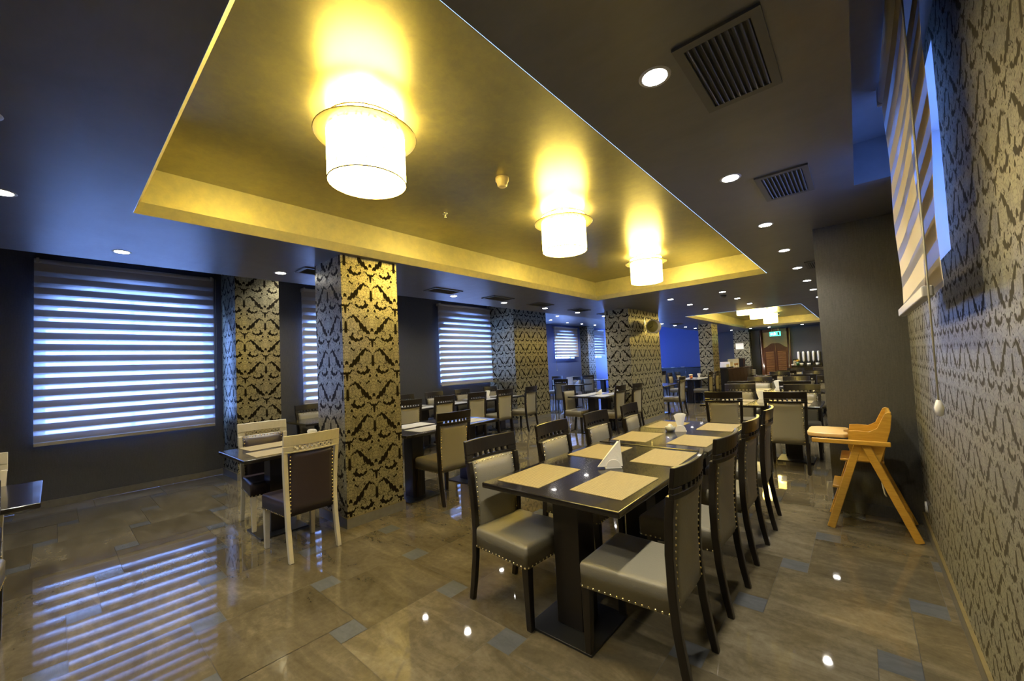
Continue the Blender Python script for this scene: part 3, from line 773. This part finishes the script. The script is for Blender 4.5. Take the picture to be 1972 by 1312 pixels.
chair(CH, -9.3, 13.2, R(200), D + 'left of the blue corner tables', g6)

# ================================================================== TABLES
def table(x0, x1, y0, y1, label, cat_group, peds):
    t = thing('dining_table', label, 'table', ((x0+x1)/2, (y0+y1)/2, 0), group=cat_group)
    hx, hy = (x1-x0)/2, (y1-y0)/2
    MB().box(-hx, hx, -hy, hy, .756, .79).build('table_top', TTOP, t, bevel=.007)
    for px, py in peds:
        MB().box(px-.085, px+.085, py-.085, py+.085, .014, .756).build('pedestal', DWOOD, t, bevel=.004)
        MB().box(px-.21, px+.21, py-.21, py+.21, 0, .014).build('base_plate', BLACK, t, bevel=.003)
    return t
table(-1.83, -.905, 1.73, 3.165, 'dark wenge table with woven mats, nearer half of the front double table', 'dark pedestal tables', [(.03, -.46), (.03, .46)])
table(-1.83, -.905, 3.20, 4.68, 'dark wenge table, farther half of the front double table', 'dark pedestal tables', [(.03, -.46), (.03, .46)])
table(-4.91, -4.09, 1.07, 1.84, 'small dark table between the two cream chairs', 'dark pedestal tables', [(0, 0)])
table(-4.88, -3.94, -1.2, -.05, 'dark table corner poking in at the left edge', 'dark pedestal tables', [(0, 0)])
table(-4.72, -3.82, 2.52, 4.0, 'dark table just behind the gold lit column', 'dark pedestal tables', [(.12, -.43), (.12, .43)])
table(-7.08, -6.24, 2.42, 3.22, 'small dark table under the second window', 'dark pedestal tables', [(0, 0)])
table(-7.08, -6.22, 3.58, 5.05, 'dark table, nearest in the long left row', 'dark pedestal tables', [(0, -.43), (0, .43)])
table(-7.08, -6.22, 5.07, 6.55, 'dark table, second in the long left row', 'dark pedestal tables', [(0, -.43), (0, .43)])
table(-7.08, -6.22, 6.57, 7.42, 'dark table, last in the long left row by the wide pilaster', 'dark pedestal tables', [(0, 0)])
table(-4.86, -3.98, 7.25, 8.46, 'dark table set before the mid room column', 'dark pedestal tables', [(0, -.28), (0, .28)])
table(-1.90, -.42, 6.42, 7.25, 'dark table behind the two squarely back turned chairs', 'dark pedestal tables', [(-.40, 0), (.40, 0)])
table(-2.0, -.50, 8.85, 9.65, 'dark table in the second rear right row', 'dark pedestal tables', [(-.4, 0), (.4, 0)])
table(-1.95, -.60, 11.4, 12.25, 'dark table in the third rear right row', 'dark pedestal tables', [(-.35, 0), (.35, 0)])
table(-1.95, -.60, 14.2, 15.1, 'dark table in the deepest rear right row', 'dark pedestal tables', [(-.35, 0), (.35, 0)])
table(-4.75, -3.95, 10.45, 11.75, 'dark table half hidden behind the mid room column', 'dark pedestal tables', [(0, 0)])
table(-4.78, -3.95, 13.6, 15.05, 'dark table before the distant column', 'dark pedestal tables', [(0, -.4), (0, .4)])
table(-8.1, -7.0, 11.15, 12.0, 'dark table in the blue corner, nearer one', 'dark pedestal tables', [(0, 0)])
table(-8.9, -7.5, 14.5, 15.4, 'dark table in the blue corner, farther one', 'dark pedestal tables', [(0, 0)])

# ---- placemats
def make_mat(name, m):
    return MB().box(-.16, .16, -.235, .235, 0, .003).build(name, m)
pm = make_mat('placemat', MAT_W); pg = make_mat('placemat', MAT_D); mu = set()
def placemat(proto, x, y, rot, label, group='woven placemats'):
    if id(proto) not in mu: mu.add(id(proto)); o = proto
    else: o = proto.copy(); C.objects.link(o)
    o.location = (x, y, .7903); o.rotation_euler = (0, 0, R(rot)); tag(o, label, 'placemat', group); return o
for i, y in enumerate([2.05, 2.84, 3.55, 4.30]):
    placemat(pm, -1.615, y, [1, -1, 2, 0][i], 'woven straw placemat, %s on the left side of the front double table' % ['nearest', 'second', 'third', 'farthest'][i])
for i, y in enumerate([2.12, 2.88, 3.58, 4.36]):
    placemat(pm, -1.12, y, [-1, 1, 0, 2][i], 'woven straw placemat, %s on the right side of the front double table' % ['nearest', 'second', 'third', 'farthest'][i])
placemat(pm, -4.32, 1.42, 0, 'pale woven placemat before the back turned cream chair')
placemat(pm, -4.75, 1.48, 3, 'pale woven placemat before the cream chair facing us')
placemat(pg, -4.05, 2.98, 2, 'grey woven placemat before the chair behind the gold lit column')
placemat(pg, -4.48, 3.05, 0, 'grey woven placemat at the far side, behind the gold lit column')
placemat(pg, -4.07, 3.65, 0, 'grey woven placemat at the far end of the table behind the gold lit column')
for i, y in enumerate([3.93, 4.68, 5.5, 6.32, 7.05]):
    placemat(pg, -6.42, y, 0, 'grey woven placemat, %s on the room side of the long left row' % ['nearest', 'second', 'third', 'fourth', 'last'][i])
    placemat(pg, -6.88, y+.06, 0, 'grey woven placemat, %s on the window side of the long left row' % ['nearest', 'second', 'third', 'fourth', 'last'][i])
for i, (x, y) in enumerate([(-4.64, 7.6), (-4.2, 7.58), (-4.64, 8.15), (-4.2, 8.15)]):
    placemat(pg, x, y, 0, 'grey woven placemat %s on the table before the mid room column' % ['near left', 'near right', 'far left', 'far right'][i])
for i, (x, y) in enumerate([(-1.52, 6.6), (-.78, 6.6), (-1.52, 7.06), (-.78, 7.06)]):
    placemat(pm, x, y, 90, 'woven straw placemat %s on the table behind the back turned pair' % ['near left', 'near right', 'far left', 'far right'][i])
for i, (x, y) in enumerate([(-1.7, 9.05), (-.9, 9.05), (-1.65, 9.45), (-1.0, 9.45)]):
    placemat(pm, x, y, 90, 'woven placemat %s on the second rear right table' % ['near left', 'near right', 'far left', 'far right'][i])
for i, (x, y) in enumerate([(-7.8, 11.4), (-7.3, 11.4), (-8.5, 14.75), (-7.9, 14.75)]):
    placemat(pg, x, y, 90, 'grey placemat %s' % ['left on the nearer blue corner table', 'right on the nearer blue corner table', 'left on the farther blue corner table', 'right on the farther blue corner table'][i])
for i, (x, y) in enumerate([(-4.57, 14.0), (-4.15, 14.0), (-4.57, 14.72), (-4.15, 14.72)]):
    placemat(pg, x, y, 0, 'grey placemat %s on the table before the distant column' % ['near left', 'near right', 'far left', 'far right'][i])

# ---- napkin holders
def napkin_holder(x, y, rot, label, tall=.17, fan=False, first=[None]):
    t = thing('napkin_holder', label, 'napkin holder', (x, y, .7903), R(rot), 'napkin holders')
    b = MB(); b.box(-.055, .055, -.028, .028, 0, .006)
    for s in (-.024, .024):
        pl = [(.05*math.cos(a), .006 + .055*math.sin(a)) for a in [PI*k/12 for k in range(13)]]
        b.prism(pl, s-.003, s+.003, 'y')
    b.build('ceramic_holder', WHITE, t, bevel=.0015, seg=1)
    n = MB()
    if not fan:
        for k in range(6):
            o = -.016 + .0064*k; q = .002*k
            n.prism([(-.105+q, .012), (.062, .012), (.052+q*.5, tall-.004*k), (.040, tall-.012)], o, o+.005, 'y')
    else:
        for k in range(9):
            a = R(-11 + 2.8*k); o = -.018 + .0045*k; sx = math.sin(a); cx = math.cos(a)
            n.prism([(-.016, .01), (.016, .01), (sx*tall+.026*cx, cx*tall+.004), (sx*tall, cx*tall+.018), (sx*tall-.026*cx, cx*tall)], o, o+.003, 'y')
    n.build('folded_napkins', PAPER, t)
    return t
napkin_holder(-1.30, 2.44, 38, 'white ceramic napkin holder with a pointed napkin stack, nearest the camera', .185)
napkin_holder(-1.37, 3.98, 20, 'tall fanned paper napkins in a holder on the farther front table', .16, True)
napkin_holder(-4.30, 1.72, 10, 'paper napkins peeking over the back turned cream chair', .15, True)
napkin_holder(-4.55, 2.68, 80, 'white napkin holder at the edge of the gold lit column', .15)
napkin_holder(-6.65, 6.60, 30, 'bright paper napkins on the last table of the long left row', .16, True)
napkin_holder(-6.72, 4.3, 30, 'white napkin holder on the nearest table of the long left row', .12)
napkin_holder(-4.42, 7.86, 30, 'pale yellowish napkin holder on the table before the mid room column', .12)
napkin_holder(-1.15, 6.84, 10, 'fanned napkins between the two back turned chairs', .16, True)
napkin_holder(-1.25, 9.2, 0, 'tall white fanned napkins on the second rear right table', .18, True)
napkin_holder(-1.08, 9.3, 20, 'shorter white napkins just right of the tall fan', .14, True)
napkin_holder(-1.05, 11.8, 0, 'white napkins on the third rear right table', .14)
napkin_holder(-.9, 14.6, 0, 'distant cream napkins on the deepest rear right table', .12)
napkin_holder(-4.2, 14.35, 0, 'white napkins on the table before the distant column', .16, True)
napkin_holder(-7.4, 11.7, 0, 'white napkins on the nearer blue corner table', .14)
# bowl beside the fan on the farther front table
t = thing('sauce_bowl', 'small round grey glazed bowl beside the fanned napkins', 'bowl', (-1.46, 3.95, .7903))
MB().lathe([(0, 0), (.03, 0), (.045, .018), (.048, .045), (.044, .045), (.04, .02), (0, .008)], n=24).build('bowl_body', simple('grey_glaze', (.35, .36, .30), .2), t)
MB().lathe([(.0, .03), (.02, .035), (.028, .05), (.01, .07), (0, .072)], n=14).build('crumpled_napkin', PAPER, t)
# golden card stand by the column
t = thing('card_stand', 'amber wooden card stand with a dark figure, at the column edge', 'card stand', (-4.66, 2.86, .7903), R(60))
MB().box(-.05, .05, -.012, .012, .008, .17).build('amber_panel', simple('amber', (.55, .34, .06), .35), t, bevel=.003)
MB().box(-.055, .055, -.03, .03, 0, .008).build('foot', DWOOD, t)
MB().lathe([(0, -.016), (.016, -.016), (.016, -.0125), (0, -.0125)], axis='y', cz=.09, n=16).build('dark_emblem', BLACK, t)
t = thing('flower_pot', 'small orange pot with pale flowers on the table before the distant column', 'flower pot', (-4.42, 14.2, .7903))
MB().lathe([(0, 0), (.04, 0), (.055, .09), (0, .09)], n=16).build('pot', simple('terracotta', (.45, .14, .04), .5), t)
fl_ = MB(); rd = random.Random(5)
for k in range(12):
    a = rd.random()*6.28; r = rd.random()*.06
    fl_.lathe([(0, .10), (.03, .12), (.026, .145), (0, .15)], r*math.cos(a), r*math.sin(a), 8)
fl_.build('blossoms', simple('pale_yellow_petals', (.8, .7, .4), .6), t)
t = thing('menu_card', 'white menu board standing open on the nearer blue corner table', 'menu card', (-7.75, 11.75, .7903), R(20))
b = MB(); b.loft([[(-.11, -.04, 0), (.11, -.04, 0), (.11, -.036, 0), (-.11, -.036, 0)], [(-.11, 0, .24), (.11, 0, .24), (.11, .004, .24), (-.11, .004, .24)]]); b.build('front_leaf', PAPER, t)
b = MB(); b.loft([[(-.11, .04, 0), (.11, .04, 0), (.11, .044, 0), (-.11, .044, 0)], [(-.11, 0, .24), (.11, 0, .24), (.11, .004, .24), (-.11, .004, .24)]]); b.build('rear_leaf', PAPER, t)

# ================================================================== HIGH CHAIR
t = thing('high_chair', 'honey coloured wooden folding high chair with tray by the right wall', 'high chair', (0, 4.52, 0))
for sy in (-1, 1):
    y = sy*.19
    l = MB(); l.bar((-.275, y-sy*.0, 0.0), (-.05, y, .74), .024, .055, up=(1, 0, 0)); l.build('leg', BEECH, t, bevel=.006)
    l = MB(); l.bar((.265, y+sy*.026, 0.0), (-.015, y+sy*.026, .74), .024, .055, up=(1, 0, 0)); l.build('leg', BEECH, t, bevel=.006)
    MB().box(-.36, .145, y-.012+sy*.05, y+.012+sy*.05, .725, .762).build('arm_rail', BEECH, t, bevel=.006)
    pl = [(-.12, .70), (-.11, .83), (-.05, .835), (.02, .83), (.07, .86), (.10, .93), (.125, .985), (.15, .995), (.165, .97), (.15, .85), (.11, .70), (.075, .585), (-.09, .585)]
    MB().prism(pl, y-.009, y+.009, 'y').build('side_panel', BEECH, t, bevel=.004)
b = MB(); b.loft([[(.075, -.18, .60), (.075, .18, .60), (.095, .18, .60), (.095, -.18, .60)], [(.145, -.18, .99), (.145, .18, .99), (.165, .18, .99), (.165, -.18, .99)]]); b.build('backrest', BEECH, t, bevel=.006)
MB().box(-.18, .10, -.18, .18, .572, .594).build('seat', BEECH, t, bevel=.008)
pl = [(-.40, -.10), (-.39, -.17), (-.34, -.20), (-.14, -.20), (-.115, -.17), (-.115, -.08), (-.145, -.05), (-.145, .05), (-.115, .08), (-.115, .17), (-.14, .20), (-.34, .20), (-.39, .17), (-.40, .10)]
tr = MB(); tr.prism(pl, .765, .80, 'z'); tr.build('tray', simple('pale_tray_wood', (.62, .42, .17), .35, noise=.15), t, bevel=.008)
MB().box(-.245, -.165, -.17, .17, .335, .355).build('foot_rest', BEECH, t, bevel=.005)
b = MB(); b.bar((-.262, -.19, .04), (-.262, .19, .04), .02, .05); b.build('stretcher', BEECH, t, bevel=.004)
b = MB(); b.bar((.24, -.216, .08), (.24, .216, .08), .02, .05); b.build('stretcher', BEECH, t, bevel=.004)
MB().tube([(.07, -.17, .60), (.085, -.19, .50), (.075, -.19, .42), (.085, -.19, .34), (.095, -.185, .32)], .006, 6).build('safety_strap', simple('cotton_strap', (.5, .47, .36), .8), t)
# wall plate
t = thing('wall_socket', 'white oval wall socket low on the right wall behind the high chair', 'wall socket', (XR, 4.62, .20))
MB().lathe([(0, -.012), (.04, -.012), (.045, 0), (0, 0)], axis='x', n=20).build('cover_plate', WHITE, t)
b = MB(); b.lathe([(0, -.0135), (.007, -.0135), (.007, -.0118), (0, -.0118)], axis='x', n=10, cy=.012); b.lathe([(0, -.0135), (.007, -.0135), (.007, -.0118), (0, -.0118)], axis='x', n=10, cy=-.012); b.build('plug_hole', BLACK, t)

# ================================================================== CLOCK ON MID ROOM COLUMN
t = thing('wall_clock', 'round double sided clock with white drum on an ornate bracket', 'clock', (-3.93, 9.55, 2.30))
b = MB(); b.box(0, .012, -.20, -.16, -.26, .24); b.tube([(.006, -.18, .20), (.06, -.16, .24), (.14, -.14, .20), (.2, -.13, .16)], .007); b.tube([(.006, -.18, -.2), (.08, -.17, -.16), (.14, -.15, -.13)], .007)
b.tube([(.006, -.18, -.1), (.05, -.17, -.05), (.03, -.17, .02), (.06, -.17, .08)], .006); b.build('ornate_bracket', CHROME, t)
b = MB(); b.lathe([(0, -.19), (.15, -.19), (.165, -.175), (.165, -.06), (.15, -.045), (0, -.045)], axis='y', cx=.20, cz=0, n=32); b.build('drum_case', WHITE, t)
b = MB(); b.lathe([(0, -.194), (.138, -.194), (.138, -.189), (0, -.189)], axis='y', cx=.20, cz=0, n=32); fo = b.build('clock_face', simple('olive_face', (.30, .28, .10), .4), t)
b = MB(); b.bar((.2, -.196, 0), (.2, -.196, .09), .01, .003, up=(0, 1, 0)); b.bar((.2, -.196, 0), (.14, -.196, -.03), .012, .003, up=(0, 1, 0)); b.build('clock_hand', BLACK, fo)

# ================================================================== END OF THE ROOM
# door with swinging leaves
dd = MB(); Y = YE - .01
for a, b_, z0, z1 in ((-3.50, -3.38, 0, 2.66), (-2.44, -2.32, 0, 2.66), (-3.38, -2.44, 2.52, 2.66)): dd.box(a, b_, Y-.09, Y, z0, z1)
dr = struct(dd.build('door_1', DOORW, bevel=.005))
MB().box(-3.38, -2.44, Y-.02, Y, 0, 2.52).build('rear_panel', DOORP, dr)
for s, (x0, x1) in ((1, (-3.37, -2.915)), (-1, (-2.905, -2.45))):
    hi, lo = 2.0, 1.80; n = 8; top = []
    for k in range(n+1):
        f = k/n; x = x0 + (x1-x0)*f; q = f if s > 0 else 1-f
        top.append((x, lo + (hi-lo)*(.5-.5*math.cos(PI*min(1, q*1.25)))))
    m = MB(); m.prism([(x0, .12), (x1, .12)] + top[::-1], Y-.075, Y-.045, 'y')
    lf = m.build('door_leaf', DOORW, dr, fix=True)
    q = MB()
    for k in range(26): z = .3 + k*.052; q.bar((x0+.07, Y-.082, z), (x1-.07, Y-.082, z), .012, .034, up=(0, .7, .7))
    q.build('louvre_slats', simple('louvre_wood', (.17, .075, .025), .3), lf)
tag(MB().box(-3.86, -3.52, Y-.12, Y, 0, 2.66).build('dark_screen', BLACK), 'tall dark panel left of the swinging brown door', 'panel')
# exit sign with pictogram and arrow
GR = lampmat('exit_green', (.05, .75, .50), 1.6); EW = lampmat('exit_white', (.85, 1, .95), 2.2)
t = thing('exit_sign', 'small green lit emergency exit sign hanging before the brown door', 'exit sign', (-2.72, 20.4, 2.28))
MB().box(-.20, .20, -.02, .02, 0, .19).build('sign_box', GR, t)
b = MB(); y = -.0215
b.poly([(-.17, y, .095), (-.13, y, .135), (-.13, y, .11), (-.08, y, .11), (-.08, y, .08), (-.13, y, .08), (-.13, y, .055)]); b.build('arrow', EW, t, fix=False)
b = MB(); b.lathe([(0, y-.001), (.014, y-.001), (.014, y+.001), (0, y+.001)], axis='y', cx=-.015, cz=.15, n=12)
for a, c in (((-.02, .135), (-.005, .085)), ((-.005, .085), (.03, .06)), ((-.005, .085), (-.035, .05)), ((-.035, .05), (-.055, .055)), ((-.018, .125), (.02, .11)), ((-.018, .125), (-.045, .10))):
    b.bar((a[0], y, a[1]), (c[0], y, c[1]), .012, .002, up=(0, 1, 0))
b.build('running_figure', EW, t)
b = MB()
for a, c, d, e in ((.09, .10, .03, .165), (.15, .16, .03, .165), (.09, .16, .155, .165)): b.box(a, c, y-.001, y+.001, d, e)
b.box(.10, .15, y-.0005, y+.001, .03, .155); b.build('door_symbol', BLACK, t)
b = MB(); b.bar((-.12, 0, .19), (-.12, 0, .42), .006, .006); b.bar((.12, 0, .19), (.12, 0, .42), .006, .006); b.build('hanger_rod', CHROME, t)
tag(MB().box(-4.47, -4.14, 21.285, 21.299, 1.81, 2.09).build('paper_notice', PAPER), 'blank looking white paper notice on the pale rear pilaster', 'notice')
# right counter with dispensers
def counter(name, x0, x1, y0, y1, z, label, topm=TTOP, bodym=BLACK):
    t = thing(name, label, 'counter', ((x0+x1)/2, (y0+y1)/2, 0)); hx, hy = (x1-x0)/2, (y1-y0)/2
    MB().box(-hx, hx, -hy, hy, z-.04, z).build('counter_top', topm, t, bevel=.004)
    MB().box(-hx+.03, hx-.03, -hy+.03, hy-.03, .08, z-.04).build('cabinet_body', bodym, t)
    MB().box(-hx+.06, hx-.06, -hy+.06, hy-.06, 0, .08).build('plinth', BLACK, t)
    n = max(2, int(2*max(hx, hy)/.6)); 
    for k in range(n):
        if hx > hy:
            a = -hx+.03 + (2*hx-.06)*k/n; b = a + (2*hx-.06)/n
            d = MB().box(a+.008, b-.008, -hy+.012, -hy+.03, .12, z-.07).build('door', DWOOD, t)
            MB().bar((b-.05, -hy+.006, z-.32), (b-.05, -hy+.006, z-.2), .008, .008).build('handle', CHROME, d)
        else:
            a = -hy+.03 + (2*hy-.06)*k/n; b = a + (2*hy-.06)/n
            d = MB().box(hx-.03, hx-.012, a+.008, b-.008, .12, z-.07).build('door', DWOOD, t)
            MB().bar((hx-.006, b-.05, z-.32), (hx-.006, b-.05, z-.2), .008, .008).build('handle', CHROME, d)
    return t
counter('sideboard', -2.28, .30, 20.95, 21.65, .95, 'dark sideboard carrying cereal dispensers at the end wall')
counter('buffet_counter', -4.55, -3.72, 16.3, 20.9, 1.03, 'dark buffet counter running back from the distant column')
counter('bar_counter', -9.2, -4.7, 20.7, 21.5, 1.05, 'long black counter along the blue lit end wall')
# cereal dispensers
dx0 = -2.0
dp = None
for k, l in enumerate(['leftmost', 'second', 'middle', 'fourth', 'rightmost']):
    lab = '%s of five black and white cereal dispensers on the sideboard' % l
    if dp is None:
        dp = thing('cereal_dispenser', lab, 'dispenser', (dx0, 21.3, .95), group='cereal dispensers')
        MB().box(-.07, .07, -.06, .12, 0, .56).build('black_stand', BLACK, dp, bevel=.004)
        MB().lathe([(0, .16), (.035, .19), (.042, .24), (.042, .56), (.03, .60), (0, .61)], -.02, -.10, 16).build('white_tube', WHITE, dp)
        MB().lathe([(0, .10), (.03, .10), (.03, .16), (0, .16)], -.02, -.10, 12).build('turn_knob', BLACK, dp)
    else: dup(dp, (dx0 + .175*k, 21.3, .95), 0, lab)
for k, (x, l) in enumerate([(-1.92, 'left'), (-1.66, 'middle'), (-1.36, 'right')]):
    tag(MB().lathe([(0, 0), (.055, 0), (.075, .10), (.07, .10), (.05, .01), (0, .01)], n=18).build('white_bowl', WHITE, loc=(x, 21.06, .95)), '%s of three white bowls below the cereal dispensers' % l, 'bowl', 'white bowls on the sideboard')
t = thing('coffee_machine', 'squat steel coffee machine at the left end of the sideboard', 'coffee machine', (-2.0, 21.15, .95)); t.location = (-2.17+.04, 21.2, .95)
MB().box(-.09, .09, -.1, .1, 0, .22).build('steel_body', simple('brushed_steel', (.45, .42, .33), .3, .6), t, bevel=.01)
MB().box(-.10, .10, -.11, .1, .22, .30).build('black_lid', BLACK, t, bevel=.01)
MB().lathe([(0, -.125), (.03, -.125), (.03, -.10), (0, -.10)], axis='y', cx=0, cz=.17, n=14).build('dial', CHROME, t)
t = thing('flower_pot', 'green pot of yellow flowers on the sideboard', 'flower pot', (-2.22+.2, 21.02, .95)); t.location = (-1.98-.06, 20.99, .95)
MB().lathe([(0, 0), (.05, 0), (.07, .15), (0, .15)], n=18).build('green_pot', simple('green_pot', (.03, .10, .02), .4), t)
fl_ = MB(); rd = random.Random(9)
for k in range(18):
    a = rd.random()*6.28; r = rd.random()*.11; z = .17 + rd.random()*.05
    fl_.lathe([(0, z), (.025, z+.02), (.02, z+.04), (0, z+.045)], r*math.cos(a), r*math.sin(a), 8)
fl_.build('yellow_blossoms', simple('yellow_petals', (.85, .50, .02), .6), t)
tag(MB().lathe([(0, 0), (.035, 0), (.05, .07), (.045, .07), (.03, .01), (0, .01)], n=16).build('cup', WHITE, loc=(-2.235, 21.0, .95)), 'small white cup at the far left end of the sideboard', 'cup')
tag(MB().box(-.12, .12, -.08, .08, 0, .05).build('serving_dish', WHITE, loc=(-1.02, 21.1, .95), bevel=.015), 'flat white serving dish at the pier end of the sideboard', 'dish')
# buffet things
t = thing('bread_box', 'pale yellow buffet box at the rear of the buffet counter', 'box', (-4.05, 19.2, 1.03))
MB().box(-.28, .14, -.25, .25, 0, .34).build('box_body', simple('pale_yellow_board', (.62, .55, .25), .5), t, bevel=.006)
MB().box(.145, .30, -.2, .2, 0, .36).build('dark_side', DWOOD, t, bevel=.006)
for k, (x, y, h, l) in enumerate([(-4.0, 16.7, .12, 'low white tray nearest on the buffet counter'), (-4.05, 17.5, .2, 'taller white container second on the buffet counter')]):
    t = thing('food_container', l, 'container', (x, y, 1.03)); MB().box(-.18, .18, -.22, .22, .05, .05+h).build('white_tub', WHITE, t, bevel=.01); MB().box(-.19, .19, -.23, .23, 0, .05).build('dark_base', DWOOD, t)
for k, (y, l) in enumerate([(18.05, 'nearer'), (18.4, 'farther')]):
    t = thing('juice_glass', '%s stemmed glass of dark drink on the buffet counter' % l, 'glass', (-3.86, y, 1.03), group='glasses on the buffet')
    MB().lathe([(0, 0), (.035, 0), (.006, .01), (.006, .07), (.04, .11), (.045, .17), (.04, .17), (.0, .1)], n=14).build('glass_body', simple('amber_drink', (.35, .16, .03), .1), t)
t = thing('plate_stack', 'stack of white plates beside the swinging door', 'plates', (-3.68, 20.45, 0))
b = MB(); b.box(-.14, .14, -.14, .14, 0, .62); b.build('dark_stand', DWOOD, t)
b = MB()
for k in range(7): b.lathe([(0, .62+k*.035), (.09, .622+k*.035), (.13, .642+k*.035), (.09, .632+k*.035), (0, .63+k*.035)], n=20)
b.build('plates', WHITE, t)
for k, (x, l) in enumerate([(-8.0, 'left'), (-7.4, 'middle'), (-6.9, 'right')]):
    tag(MB().lathe([(0, 0), (.06, 0), (.11, .02), (.06, .012), (0, .01)], n=18).build('saucer', WHITE, loc=(x, 20.95, 1.05)), '%s white saucer on the long black counter' % l, 'saucer', 'saucers on the black counter')
